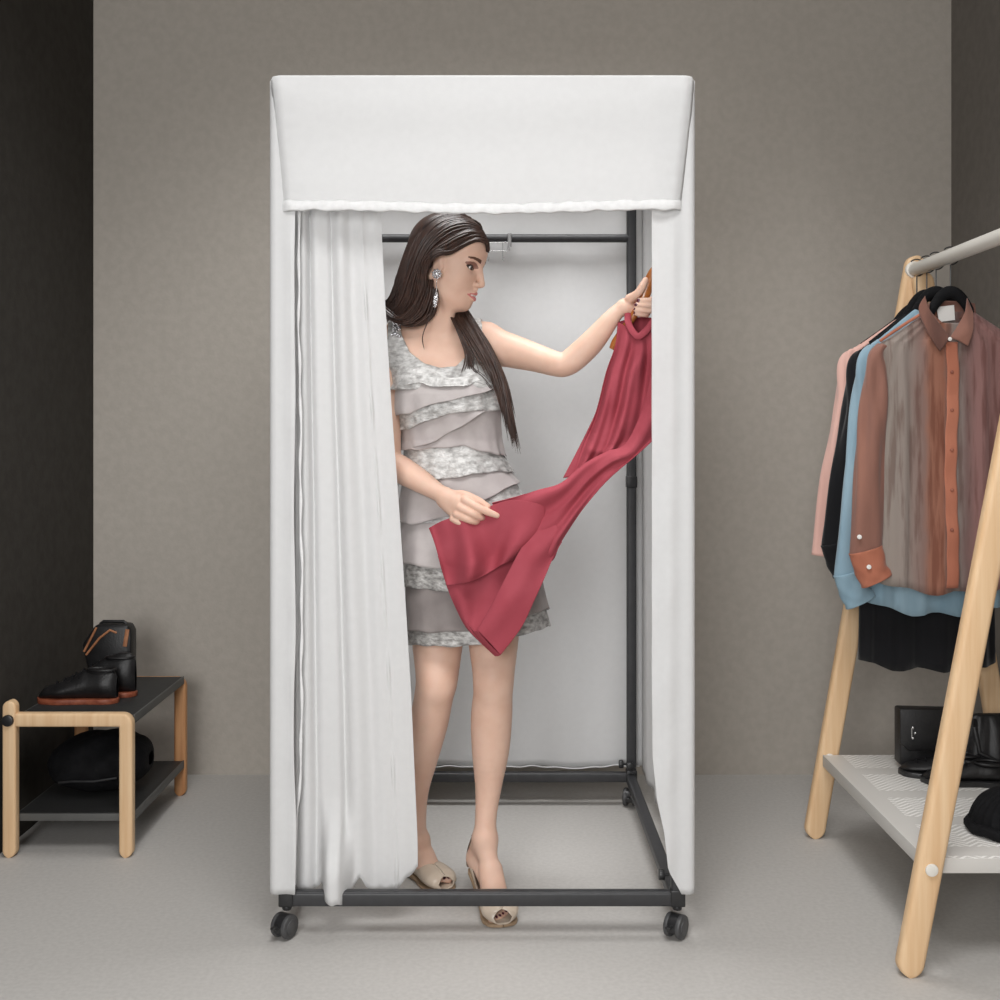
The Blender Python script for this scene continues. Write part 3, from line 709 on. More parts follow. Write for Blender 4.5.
# ================================================================ the woman
class Field:
    """a signed distance field on a rectilinear grid; blobs are blended in smoothly"""
    def __init__(s, xs, ys, zs):
        s.x = np.asarray(xs, np.float32); s.y = np.asarray(ys, np.float32); s.z = np.asarray(zs, np.float32)
        s.F = np.full((len(s.x), len(s.y), len(s.z)), .05, np.float32)
    def sl(s, lo, hi, pad):
        r = []
        for A, l, h in zip((s.x, s.y, s.z), lo, hi):
            a = int(np.searchsorted(A, l-pad)); b = int(np.searchsorted(A, h+pad)); r.append(slice(max(0, a-1), min(len(A), b+1)))
        return tuple(r)
    def P(s, r):
        return s.x[r[0]][:, None, None], s.y[r[1]][None, :, None], s.z[r[2]][None, None, :]
    def put(s, r, d, k, op):
        if d.size == 0: return
        A = s.F[r]
        if op == 'add':
            h = np.maximum(k-np.abs(A-d), 0)/k if k > 0 else 0
            s.F[r] = np.minimum(A, d)-(h*h*k*.25 if k > 0 else 0)
        elif op == 'sub':
            d = -d; h = np.maximum(k-np.abs(A-d), 0)/k if k > 0 else 0
            s.F[r] = np.maximum(A, d)+(h*h*k*.25 if k > 0 else 0)
    def cone(s, a, b, ra, rb, k=.012, op='add', M=None, sq=(1, 1, 1)):
        a = np.array(a, float); b = np.array(b, float); R = max(ra, rb)
        r = s.sl(np.minimum(a, b)-R, np.maximum(a, b)+R, .025+k); X, Y, Z = s.P(r); v = b-a; L2 = max(v@v, 1e-9)
        px, py, pz = X-a[0], Y-a[1], Z-a[2]
        h = np.clip((px*v[0]+py*v[1]+pz*v[2])/L2, 0, 1)
        d = np.sqrt((px-v[0]*h)**2+(py-v[1]*h)**2+(pz-v[2]*h)**2)-(ra+(rb-ra)*h)
        s.put(r, d.astype(np.float32), k, op)
    def ell(s, c, rad, M=None, k=.012, op='add'):
        c = np.array(c, float); R = max(rad); r = s.sl(c-R, c+R, .025+k); X, Y, Z = s.P(r)
        M = np.eye(3) if M is None else np.array(M)     # columns: the ellipsoid's axes
        px, py, pz = X-c[0], Y-c[1], Z-c[2]; q = [px*M[0, i]+py*M[1, i]+pz*M[2, i] for i in range(3)]
        k0 = np.sqrt(sum((q[i]/rad[i])**2 for i in range(3))); k1 = np.sqrt(sum((q[i]/rad[i]**2)**2 for i in range(3)))
        d = np.where(k0 > .05, k0*(k0-1)/np.maximum(k1, 1e-6), -min(rad)).astype(np.float32)
        s.put(r, d, k, op)
    def tubes(s, S, k=.01):
        S = np.asarray(S); R = S[:, 3].max(); r = s.sl(S[:, :3].min(0)-R, S[:, :3].max(0)+R, .02+k); X, Y, Z = s.P(r)
        d = np.full((len(s.x[r[0]]), len(s.y[r[1]]), len(s.z[r[2]])), .05, np.float32)
        for i in range(len(S)-1):
            a, b = S[i, :3], S[i+1, :3]; v = b-a; px, py, pz = X-a[0], Y-a[1], Z-a[2]
            h = np.clip((px*v[0]+py*v[1]+pz*v[2])/max(v@v, 1e-9), 0, 1)
            d = np.minimum(d, np.sqrt((px-v[0]*h)**2+(py-v[1]*h)**2+(pz-v[2]*h)**2)-(S[i, 3]+(S[i+1, 3]-S[i, 3])*h))
        s.put(r, d.astype(np.float32), k, 'add')
    def chain(s, pts, rs, k=.01, op='add'):
        for i in range(len(pts)-1): s.cone(pts[i], pts[i+1], rs[i], rs[i+1], k if i == 0 else .004, op)
    def stack(s, secs, k=.02, n=2.2):
        """secs (z, cx, cy, a, b) from low to high: an upright tapered trunk"""
        S = np.array(secs); zl, zh = S[0, 0], S[-1, 0]; mx = max(S[:, 3].max(), S[:, 4].max())
        r = s.sl((S[:, 1].min()-mx, S[:, 2].min()-mx, zl), (S[:, 1].max()+mx, S[:, 2].max()+mx, zh), .03+k); X, Y, Z = s.P(r)
        zz = np.clip(Z[0, 0], zl, zh); dz = np.maximum(np.maximum(zl-Z[0, 0], Z[0, 0]-zh), 0)
        f = lambda i: smooth_interp(zz, S[:, 0], S[:, i])
        cx, cy, a, b = f(1), f(2), f(3), f(4)
        ux = np.abs(X-cx)/a; uy = np.abs(Y-cy)/b
        q = (ux**n+uy**n)**(1/n); d = (q-1)*np.minimum(a, b)
        d = np.where(dz > 0, np.sqrt(np.maximum(d, 0)**2+dz**2), d).astype(np.float32)
        s.put(r, d, k, 'add')
    def mesh(s):
        F = s.F; S = F < 0
        c = np.zeros(tuple(n-1 for n in F.shape), np.int8); nx, ny, nz = c.shape
        for i in (0, 1):
            for j in (0, 1):
                for k in (0, 1): c += S[i:i+nx, j:j+ny, k:k+nz]
        I, J, K = np.nonzero((c > 0) & (c < 8)); n = len(I)
        idx = np.full(c.shape, -1, np.int32); idx[I, J, K] = np.arange(n)
        off = [(i, j, k) for i in (0, 1) for j in (0, 1) for k in (0, 1)]
        val = np.stack([F[I+i, J+j, K+k] for i, j, k in off], 1).astype(np.float64)
        cor = np.stack([np.stack([s.x[I+i], s.y[J+j], s.z[K+k]], 1) for i, j, k in off], 1).astype(np.float64)
        acc = np.zeros((n, 3)); cnt = np.zeros(n)
        for a in range(8):
            for b in range(a+1, 8):
                if sum(abs(off[a][t]-off[b][t]) for t in range(3)) != 1: continue
                va, vb = val[:, a], val[:, b]; m = (va < 0) != (vb < 0); t = np.where(m, va/np.where(m, va-vb, 1), 0)
                acc += np.where(m[:, None], cor[:, a]+(cor[:, b]-cor[:, a])*t[:, None], 0); cnt += m
        V = acc/cnt[:, None]; Q = []
        for ax in range(3):
            sh = [0, 0, 0]; sh[ax] = 1
            A = S[:F.shape[0]-sh[0], :F.shape[1]-sh[1], :F.shape[2]-sh[2]]; B = S[sh[0]:, sh[1]:, sh[2]:]
            i, j, k = np.nonzero(A != B); e = np.stack([i, j, k], 1); o1, o2 = [(1, 2), (2, 0), (0, 1)][ax]
            ok = (e[:, o1] > 0) & (e[:, o2] > 0) & (e[:, o1] < c.shape[o1]) & (e[:, o2] < c.shape[o2]) & (e[:, ax] < c.shape[ax])
            e = e[ok]; ins = A[e[:, 0], e[:, 1], e[:, 2]]
            def at(d1, d2):
                q = e.copy(); q[:, o1] -= d1; q[:, o2] -= d2; return idx[q[:, 0], q[:, 1], q[:, 2]]
            q = np.stack([at(1, 1), at(0, 1), at(0, 0), at(1, 0)], 1); q[~ins] = q[~ins][:, ::-1]; Q.append(q)
        return V, np.concatenate(Q)
def smooth_interp(x, xp, fp):
    xs = np.linspace(xp[0], xp[-1], 400); ys = np.interp(xs, xp, fp); kx = np.exp(-np.linspace(-2, 2, 25)**2); kx /= kx.sum()
    ys = np.convolve(np.pad(ys, 12, mode='edge'), kx, mode='valid'); return np.interp(x, xs, ys)
def relax(V, Q, it=2, w=.5, mask=None):
    for _ in range(it):
        A = np.zeros_like(V); c = np.zeros(len(V))
        for a, b in ((0, 1), (1, 2), (2, 3), (3, 0)):
            np.add.at(A, Q[:, a], V[Q[:, b]]); np.add.at(c, Q[:, a], 1); np.add.at(A, Q[:, b], V[Q[:, a]]); np.add.at(c, Q[:, b], 1)
        N_ = V+(A/np.maximum(c, 1)[:, None]-V)*w; V = N_ if mask is None else np.where(mask[:, None], N_, V)
    return V
def grade(lo, hi, fine, coarse, zones):
    out = [lo]; 
    while out[-1] < hi:
        x = out[-1]; d = min([0 if a <= x <= b else min(abs(x-a), abs(x-b)) for a, b in zones] or [9])
        out.append(x+min(coarse, fine+d*.25))
    return np.array(out)

# head frame --------------------------------------------------
HO = np.array(W(447.8, 259.5, 2.76))
yaw, pit, rol = math.radians(70), math.radians(15), math.radians(0)
f0 = np.array([math.sin(yaw), -math.cos(yaw), 0]); up0 = np.array([0, 0, 1.0])
hf = f0*math.cos(pit)-up0*math.sin(pit); hu = up0*math.cos(pit)+f0*math.sin(pit); hl = np.cross(hu, hf)
HM = np.stack([hf, hl, hu], 1)           # columns forward, left, up
def H(x, y, z): return HO+hf*x+hl*y+hu*z
zoneH = [(HO[0]-.11, HO[0]+.125)], [(HO[1]-.12, HO[1]+.11)], [(HO[2]-.13, HO[2]+.12)]
xs = grade(-.36, .46, .0017, .0042, zoneH[0]+[(-.125, .0), (.26, .385)])
ys = grade(2.50, 3.06, .0018, .0042, [(HO[1]-.10, HO[1]+.10), (2.585, 2.64)])
zs = grade(-.01, 1.66, .0017, .0048, [(HO[2]-.13, HO[2]+.13), (.905, .995), (0, .03)])
B = Field(xs, ys, zs)
# trunk
def sec(py, pxc, hw, d, hb, ref=2.80): return (CZ-(py-CY)/F*ref, (pxc-CX)/F*ref, d, hw/F*ref, hb)
DT = 2.805
TR = [sec(600, 466, 56, DT+.01, .100), sec(565, 466, 60, DT+.012, .110), sec(530, 464, 58, DT+.010, .105), sec(495, 460, 50, DT, .092), sec(458, 456, 42, DT-.002, .082),
      sec(425, 452, 45, DT-.002, .090), sec(392, 447, 50, DT-.002, .098), sec(365, 440, 52, DT+.005, .088), sec(345, 438, 50, DT+.012, .070), sec(333, 438, 34, DT+.016, .05)]
B.stack(TR, k=.02, n=2.3)
# bust, seat
B.ell(W(423, 388, DT-.072), (.055, .045, .052), k=.03); B.ell(W(471, 388, DT-.072), (.055, .045, .052), k=.03)
B.ell(W(445, 552, DT+.07), (.078, .06, .08), k=.04); B.ell(W(487, 552, DT+.07), (.078, .06, .08), k=.04)
# shoulders and neck
SR = np.array(W(388, 346, 2.815)); SL = np.array(W(489, 344, 2.80))
B.cone(W(437, 330, 2.825), W(395, 339, 2.815), .034, .036, .03); B.cone(W(437, 330, 2.825), W(484, 338, 2.80), .034, .037, .03)
B.cone(W(437, 340, 2.82), H(-.022, 0, -.05), .050, .046, .03); B.cone(W(440, 338, 2.80), H(.0, 0, -.085), .040, .042, .02)
B.cone(W(446, 337, 2.775), H(.045, -.03, -.09), .014, .012, .02)     # neck muscle
B.cone(W(446, 338, 2.765), W(408, 335, 2.79), .009, .010, .012); B.cone(W(450, 338, 2.765), W(480, 333, 2.775), .009, .010, .012)   # collar bones
def limb(L, k=.02):
    P = [np.array(W(a, b, c)) for a, b, c, r in L]; S = catmull([[*p, q[3]] for p, q in zip(P, L)], 44)
    B.tubes(S, k)
# arm on the right of the picture (her left), reaching out
EL = np.array(W(563, 366, 2.70)); WL_ = np.array(W(623, 305, 2.675))
limb([(489, 344, 2.80, .044), (508, 350, 2.775, .042), (535, 357.5, 2.74, .0345), (556, 364, 2.708, .0300), (565, 364.5, 2.702, .0290), (575, 358, 2.700, .0305), (592, 342, 2.69, .0290), (608, 322.5, 2.682, .0225), (617, 312, 2.679, .0180), (624, 307, 2.677, .0165)], .03)
# arm on the left of the picture (her right), bent in front of her
ER = np.array(W(389, 462, 2.735)); WR = np.array(W(446, 497, 2.645))
limb([(388, 346, 2.815, .043), (386, 370, 2.80, .041), (387, 410, 2.765, .0345), (388, 445, 2.742, .0310), (390, 461, 2.733, .0310), (402, 470, 2.715, .0325), (419, 480, 2.685, .0285), (436, 491, 2.658, .0215), (447, 498, 2.643, .0200)], .03)
# legs: (px, py, depth, radius)
limb([(443, 575, 2.81, .082), (438, 632, 2.795, .066), (437, 675, 2.775, .0525), (434, 695, 2.775, .048), (429, 722, 2.80, .0475), (422, 755, 2.825, .042), (417, 790, 2.845, .030), (416.5, 822, 2.86, .0245), (418, 838, 2.87, .026)])
limb([(490, 575, 2.80, .082), (493, 632, 2.765, .064), (493.5, 672, 2.735, .051), (493, 692, 2.73, .0475), (491.5, 718, 2.745, .0500), (490.5, 750, 2.755, .0455), (488.5, 785, 2.755, .033), (486, 815, 2.745, .0262), (485, 836, 2.735, .0275)])
B.ell(W(493.5, 682, 2.708), (.032, .028, .038), k=.03); B.ell(W(438, 684, 2.746), (.032, .028, .038), k=.03)   # knee caps
# feet in heels --------------------------------------------------
TOES = []
def foot(ank, heel, ball, toe, lat, hh):
    """ankle, back of heel, ball and toe points; lat = sideways unit vector, toes fan out along it"""
    ank, heel, ball, toe = map(np.array, (ank, heel, ball, toe))
    B.cone(ank, heel, .027, .026, .012); B.cone(ank+np.array([0, 0, -.01]), ball+np.array([0, 0, .006]), .026, .018, .02); B.cone(heel, ball, .024, .017, .02)
    lat = np.array(lat); dirn = (toe-ball)/np.linalg.norm(toe-ball)
    for s in (-1, -.35, .35, 1): B.cone((ank+ball)/2+lat*.010*s, ball+lat*.021*s, .018, .0125, .012)
    for i, (s, ln, r) in enumerate(((-1, .050, .0105), (-.48, .047, .0078), (-.02, .043, .0074), (.42, .037, .007), (.82, .030, .0068))):
        a = ball+lat*.023*s; e = a+dirn*(ln+.004)-lat*.003*s; TOES.append((e, r)); mid = (a+e)/2+np.array([0, 0, .004]); B.chain([a, mid, e], [r*1.2, r, r*.92], .004)
FT = []
def ft(ank, heel, ball, toe, big):
    a, h, b, t = [np.array(W(*q)) for q in (ank, heel, ball, toe)]
    d = t-b; d[2] = 0; d /= np.linalg.norm(d); lat = np.array([d[1], -d[0], 0])*big; foot(a, h, b, t, lat, 0); FT.append((a, h, b, t, lat, d))
ft((485, 838, 2.735), (478, 858, 2.772), (496, 903, 2.665), (502, 923, 2.603), -1)     # her left foot, big toe towards the picture's left
ft((418, 840, 2.87), (410, 853, 2.92), (430, 872, 2.850), (446, 884, 2.793), 1)
# hand low, pinching cloth ------------------------------------------
def pw(*l): return [np.array(W(*q)) for q in l]
Q_ = pw((446, 497, 2.645), (460, 507, 2.622), (459, 500, 2.624), (456, 514, 2.628))
B.cone(Q_[0], Q_[1], .019, .017, .012); B.cone(Q_[0], Q_[2], .018, .0145, .01); B.cone(Q_[0]+np.array([0, 0, -.012]), Q_[3], .018, .0145, .01)
def finger(l, r, k=.0035):
    S = catmull([[*p, q] for p, q in zip(pw(*l), r)], 13)
    B.tubes(S, k)
finger([(465, 500, 2.612), (477, 507, 2.600), (488, 512, 2.600), (497, 515.5, 2.604)], [.0108, .0095, .0088, .0066])
finger([(461, 508, 2.610), (472, 513.5, 2.597), (480, 517, 2.606), (483, 517.5, 2.620)], [.0104, .0090, .0082, .007])
finger([(457, 514.5, 2.613), (467, 519, 2.600), (475, 521.5, 2.608), (478, 521, 2.622)], [.0098, .0086, .0078, .0066])
finger([(453, 519, 2.620), (461, 523.2, 2.608), (468, 525, 2.614), (470.5, 524, 2.626)], [.0088, .0078, .0070, .006])
finger([(450, 496, 2.640), (463, 494.5, 2.624), (477, 500, 2.618), (488, 506.5, 2.612)], [.0130, .0100, .0090, .0068])
# hand high, round the coat hanger ---------------------------------------
Q_ = pw((625, 307, 2.677), (638, 299, 2.690), (637, 306, 2.688), (632, 311, 2.680))
B.cone(Q_[0], Q_[1], .0150, .014, .012); B.cone(Q_[0], Q_[2], .016, .0135, .01); B.cone(Q_[0], Q_[3], .0145, .012, .01)
finger([(630, 299, 2.664), (637, 294, 2.650), (642, 287, 2.645), (645.5, 280, 2.648)], [.0125, .0098, .0092, .0072])
finger([(645, 299, 2.690), (655, 300.5, 2.676), (655, 301, 2.652), (647, 300.5, 2.640), (639, 300.5, 2.640)], [.0085, .0080, .0076, .0070, .0060])
finger([(645, 304, 2.690), (656, 305.5, 2.674), (655, 306, 2.650), (646, 305.5, 2.638), (636.5, 305, 2.638)], [.0083, .0076, .0072, .0067, .0056])
finger([(643, 308.5, 2.688), (653, 310, 2.672), (652, 311, 2.650), (643, 310.5, 2.640), (635.5, 309.5, 2.640)], [.008, .0072, .0066, .0062, .0054])
finger([(638, 311, 2.682), (647, 314, 2.668), (646, 315, 2.652), (640, 314.5, 2.644), (635, 313.5, 2.644)], [.0072, .0064, .006, .0056, .0048])
# head --------------------------------------------------
E = lambda x, y, z, r, k=.012, op='add': B.ell(H(x, y, z), r, HM, k, op)
Cn = lambda a, b, ra, rb, k=.01, op='add': B.cone(H(*a), H(*b), ra, rb, k, op)
E(-.008, 0, .028, (.088, .073, .076), .02); E(.022, 0, .012, (.068, .066, .072), .02)
E(.035, 0, -.035, (.052, .056, .060), .02)
E(.030, 0, -.070, (.052, .046, .036), .02)           # jaw
Cn((-.005, -.055, -.050), (.060, -.018, -.094), .013, .015, .025); Cn((-.005, .055, -.050), (.060, .018, -.094), .013, .015, .025)
E(.066, 0, -.096, (.0175, .020, .0155), .015)          # chin
E(.050, 0, -.072, (.036, .030, .026), .015)
E(.042, -.038, -.034, (.034, .024, .030), .025); E(.042, .038, -.034, (.034, .024, .030), .025)   # cheeks
E(.060, 0, .036, (.0275, .046, .034), .02)            # forehead
Cn((.080, -.012, .010), (.071, -.040, .007), .0075, .007, .012); Cn((.080, .012, .010), (.071, .040, .007), .0075, .007, .012)  # brow ridge
for s in (-1, 1):
    E(.088, s*.029, -.007, (.014, .0165, .011), .010, 'sub')
    E(.0665, s*.030, -.008, (.0150, .0158, .0145), .003)        # eyeball under the lids
    E(.083, s*.0315, -.008, (.012, .0125, .0042), .0015, 'sub')   # lid opening
Cn((.083, 0, .004), (.1015, 0, -.036), .0075, .0072, .008)     # nose
E(.1005, 0, -.0405, (.0095, .0085, .0078), .004)
for s in (-1, 1):
    E(.092, s*.0095, -.0440, (.0095, .0058, .0062), .004)
    E(.0965, s*.0055, -.0505, (.0045, .0028, .0030), .002, 'sub')
Cn((.0895, 0, -.052), (.0895, 0, -.060), .006, .0055, .006)
# lips, slightly parted
Cn((.0905, -.006, -.0645), (.0800, -.0235, -.0695), .0050, .0026, .003); Cn((.0905, .006, -.0645), (.0800, .0235, -.0695), .0050, .0026, .003)
Cn((.0895, -.005, -.0785), (.0790, -.0215, -.0725), .0060, .0028, .003); Cn((.0895, .005, -.0785), (.0790, .0215, -.0725), .0060, .0028, .003)
Cn((.098, -.0045, -.0705), (.087, -.019, -.0705), .0018, .0009, .0015, 'sub'); Cn((.098, .0045, -.0705), (.087, .019, -.0705), .0018, .0009, .0015, 'sub')
Cn((.098, -.0045, -.0705), (.098, .0045, -.0705), .0018, .0018, .0015, 'sub')
# ears
for s in (-1, 1):
    R_ = [H(.009+.012*math.cos(a)-.006*(math.sin(a) > 0), s*(.0705+.007*(math.cos(a) < .2)), -.019+(.027 if math.sin(a) > 0 else .022)*math.sin(a)) for a in np.linspace(-1.9, 2.6, 12)]
    B.chain(R_, [.0050, .0044, .0040, .0036, .0034, .0034, .0034, .0034, .0032, .003, .003, .003], .003)
    E(.009, s*.0695, -.020, (.013, .004, .024), .006); E(.013, s*.0745, -.041, (.0065, .0042, .0075), .004)
V, Q = B.mesh(); V = relax(V, Q, 1, .5)
# keep only the largest closed body: everything is blended, so one surface
c = V[Q].mean(1); L = (c-HO) @ HM      # face centres in the head's frame
mi = np.zeros(len(Q), int)
near = (np.abs(L) < .14).all(1)
lz, ly, lx = L[:, 2], L[:, 1], L[:, 0]
ay = np.abs(ly)
lip = near & (lx > .074) & (ay < .0255) & (lz > -.0840+ay*.50) & (lz < -.0605-ay*.34)
mi[lip] = 1
teeth = lip & (np.abs(lz+.0705) < .0017) & (ay < .016); mi[teeth] = 6
shadow = near & (lx > .050) & (((ay-.0315)/.0205)**2+((lz+.0020-.12*(ay-.03))/.0085)**2 < 1); mi[shadow] = 2
lash = near & (lx > .056) & (((ay-.0325)/.0165)**2+((lz+.0075-.10*(ay-.03))/.0062)**2 < 1); mi[lash] = 3
bz = .0110+.0045*np.sin(np.clip((ay-.014)/.034, 0, 1)*2.2)
brow = near & (lx > .045) & (ay > .013) & (ay < .050) & (np.abs(lz-bz) < .0044-.0024*np.clip((ay-.02)/.03, 0, 1)); mi[brow] = 4
# nails
def nail(p, r, ax=None):
    d = np.linalg.norm(c-np.array(W(*p)), axis=1); mi[d < r] = 5
for p, r in (((637.5, 300, 2.6335), .0062), ((635, 304, 2.6315), .0060), ((633, 308.5, 2.634), .0056), ((633, 313, 2.639), .005)): nail(p, r)
for e, r in TOES: mi[np.linalg.norm(c-(e+np.array([0, -.5*r, .75*r])), axis=1) < r*.5] = 5
G['skin'] = mat('skin', srgb(226, 190, 170), srgb(220, 181, 160), .5, scale=(22, 22, 22), bump=.04, bscale=(300, 300, 300), spec=.35, sss=.12)
G['lips'] = mat('lips', srgb(206, 126, 122), srgb(198, 116, 114), .38)
G['lid'] = mat('eye_shadow', srgb(150, 110, 96), srgb(140, 100, 88), .55, sss=.05)
G['lash'] = mat('eyelashes', srgb(50, 36, 32), srgb(60, 44, 38), .7)
G['brow'] = mat('eyebrow', srgb(84, 54, 42), srgb(96, 64, 50), .8)
G['sclera'] = mat('eye_white', srgb(232, 228, 224), None, .15)
G['nail'] = mat('plum_nails', srgb(92, 40, 56), srgb(84, 36, 50), .25)
PO = W(450, 905, 2.74); PO.z = 0
person = link('person', V, Q, None, None, origin=PO, mats=[G['skin'], G['lips'], G['lid'], G['lash'], G['brow'], G['nail'], G['sclera']], mi=mi)
tag(person, 'person with long dark hair in tiered grey dress, holding up a red dress', 'person')
# eyes
def ball(name, c_, r, m, parent, n=24):
    mb = MB(); mb.sph(c_, r, n); return mb.obj(name, m, parent)
G['iris'] = mat('brown_iris', srgb(70, 46, 34), srgb(40, 26, 20), .1); G['pupil'] = mat('pupil', srgb(8, 7, 7), None, .05)
for s in (-1, 1):
    e = ball('eye', H(.0672, s*.0305, -.008), .0128, G['sclera'], person)
    dirv = hf*math.cos(.12)+hl*math.sin(.12)*0-hu*.10; dirv /= np.linalg.norm(dirv)
    ec = H(.0672, s*.0305, -.008)
    mb = MB(); mb.cyl(ec+dirv*.0100, ec+dirv*.0131, .0062, 20, .0006); mb.obj('iris', G['iris'], e)
    mb = MB(); mb.cyl(ec+dirv*.0110, ec+dirv*.0134, .0028, 16, .0003); mb.obj('pupil', G['pupil'], e)
# earring
ear = H(.020, -.086, -.043)
G['crystal'] = mat('crystal', srgb(235, 235, 238), None, .08, .9); G['crystal2'] = mat('crystal_dark', srgb(150, 150, 156), None, .12, .9)
mb = MB()
for k in range(9): a = 2*PI*k/9; mb.sph(ear+np.array([.0090*math.cos(a), -.002, .0092*math.sin(a)]), .0034, 8)
mb.sph(ear+np.array([0, -.002, 0]), .0062, 10)
er = mb.obj('earring', G['crystal'], person)
mb = MB(); zc_ = 0
for k in range(19):
    f = k/18; r = .0016+.0030*math.exp(-((f-.75)/.2)**2)
    p = ear+np.array([-.004*f, -.001, -.012-.066*f]); mb.sph(p, r, 8)
    if f > .5: mb.sph(p+np.array([.0035*math.sin(k*2), -.002, .001]), r*.8, 8); mb.sph(p+np.array([-.0035*math.cos(k*2), -.002, 0]), r*.7, 8)
mb.obj('pendant', G['crystal'], er)

# hair ------------------------------------------------------------------
G['hair'] = mat('dark_brown_hair', srgb(38, 24, 19), srgb(72, 48, 38), .40, scale=(160, 160, 20), spec=.55, lo=.3, hi=.7)
HF = Field(np.arange(-.34, .08, .0030), np.arange(2.62, 2.96, .0030), np.arange(1.10, 1.70, .0032))
HF.ell(H(-.012, 0, .032), (.091, .076, .082), HM, .015); HF.ell(H(.028, 0, .046), (.060, .060, .056), HM, .02)
HF.cone(H(-.040, 0, .02), W(416, 285, 2.80), .058, .046, .03); HF.cone(H(-.030, -.022, .02), W(414, 285, 2.755), .042, .033, .03)
HF.cone(W(414, 285, 2.77), W(404, 312, 2.785), .042, .030, .02); HF.cone(W(416, 285, 2.80), W(404, 315, 2.86), .050, .042, .02)
HF.cone(W(404, 315, 2.87), W(404, 400, 2.90), .040, .022, .02)
# carve the face free
HF.ell(H(.096, -.01, -.028), (.070, .090, .080), HM, .008, 'sub'); HF.ell(H(.046, -.060, -.045), (.050, .045, .052), HM, .008, 'sub')
HF.ell(H(.014, -.082, -.022), (.026, .032, .036), HM, .008, 'sub')
HF.ell(W(462, 318, 2.70), (.060, .07, .035), None, .01, 'sub')
Vh, Qh = HF.mesh(); Vh = relax(Vh, Qh, 3, .6)
allV = [Vh]; allQ = [Qh]; nb = len(Vh)
def strand(P, r, n=5):
    global nb
    P = catmull(P, 22); m = len(P); T_ = np.gradient(P, axis=0); T_ /= np.linalg.norm(T_, axis=1)[:, None]+1e-9
    a = np.cross(T_, np.array([0.1, 1, .05])); a /= np.linalg.norm(a, axis=1)[:, None]+1e-9; b = np.cross(T_, a)
    f = np.linspace(0, 1, m); R = r*np.minimum(1, np.minimum(.4+f*6, (1-f)*5+.10))[:, None]
    Rg = np.stack([P+a*R*1.5*math.cos(2*PI*k/n)+b*R*.8*math.sin(2*PI*k/n) for k in range(n)], 1).reshape(-1, 3)
    allV.append(Rg); allQ.append(grid_faces(m, n, True)+nb); nb += len(Rg)
def lock(guides, count, r=.0014, jit=.004, dj=.006, lenj=.06, seed=1):
    g = np.random.default_rng(seed); Gd = np.array([[list(W(*q)) for q in gd] for gd in guides])
    for _ in range(count):
        u = g.random()*(len(Gd)-1); i = min(int(u), len(Gd)-2); f = u-i
        # smooth across guides
        P = np.array([catmull(Gd[:, k], 60)[int(u/(len(Gd)-1)*59)] for k in range(Gd.shape[1])])
        j1 = g.normal(0, 1, 3)*jit*.5; j2 = g.normal(0, 1, 3)*jit; t = np.linspace(0, 1, len(P))[:, None]
        P = P+j1*(1-t)+j2*t; P[:, 1] += g.normal(0, dj)*.5*np.sin(t[:, 0]*PI)+g.random()*dj*.3
        P[-1] = P[-2]+(P[-1]-P[-2])*(1+g.normal(0, lenj))
        strand(P, r*(.6+g.random()*.9))
# the near side of the head: roots along the parting and hairline, swept back over the ear and down
near_g = [
 [(488, 252, 2.725), (487, 243, 2.712), (477, 240, 2.690), (463, 246, 2.676), (450, 253, 2.667), (440, 253.5, 2.660), (429.5, 260, 2.664), (424.5, 276, 2.684), (426, 300, 2.712), (417, 316, 2.732)],
 [(487, 243, 2.728), (484, 237, 2.712), (472, 233, 2.690), (458, 237, 2.675), (444, 245, 2.664), (433, 251.5, 2.662), (423, 263, 2.674), (419, 281, 2.692), (416, 302, 2.715), (405, 319, 2.738)],
 [(484, 235, 2.740), (479, 229, 2.720), (466, 225, 2.697), (451, 228, 2.680), (437, 237, 2.671), (426, 250, 2.674), (418, 268, 2.686), (413, 285, 2.702), (408, 302, 2.720), (396, 317, 2.747)],
 [(477, 226, 2.748), (470, 221.5, 2.728), (457, 218.5, 2.706), (442, 222, 2.692), (428, 233, 2.687), (418, 249, 2.691), (411, 268, 2.702), (405, 286, 2.717), (399, 302, 2.735), (389, 313, 2.76)],
 [(469, 219, 2.758), (461, 215.5, 2.742), (447, 214.5, 2.724), (432, 220, 2.714), (419, 233, 2.712), (411, 250, 2.718), (404.5, 269, 2.728), (399, 286, 2.742), (393, 300, 2.76), (384, 309, 2.785)],
 [(461, 215, 2.768), (452, 213.5, 2.762), (438, 214.5, 2.752), (424, 221, 2.748), (413, 235, 2.748), (406, 252, 2.752), (400, 270, 2.760), (395, 287, 2.772), (389, 300, 2.79), (380, 308, 2.81)]]
lock(near_g, 900, .0014, .0026, .005, seed=2)
# hair lying over the near shoulder
lock([[(432, 280, 2.690), (430, 296, 2.705), (424, 310, 2.718), (410, 322, 2.730), (395, 319, 2.745), (384, 310, 2.77)],
      [(424, 282, 2.690), (418, 298, 2.705), (410, 312, 2.722), (399, 319, 2.738), (390, 314, 2.755), (380, 306, 2.78)],
      [(436, 290, 2.705), (437, 303, 2.712), (433, 316, 2.722), (420, 325, 2.738), (404, 323, 2.755), (388, 316, 2.79)]], 170, .0014, .004, .006, seed=3)
# crown wrapping to the far side
lock([[(460, 215, 2.765), (462, 214, 2.78), (468, 220, 2.805), (470, 235, 2.826), (465, 260, 2.838), (458, 290, 2.838), (455, 312, 2.82)],
      [(476, 223, 2.755), (480, 226, 2.77), (482, 235, 2.79), (480, 250, 2.812), (473, 270, 2.828), (462, 295, 2.830), (457, 312, 2.81)]], 120, .0015, .003, .004, seed=4)
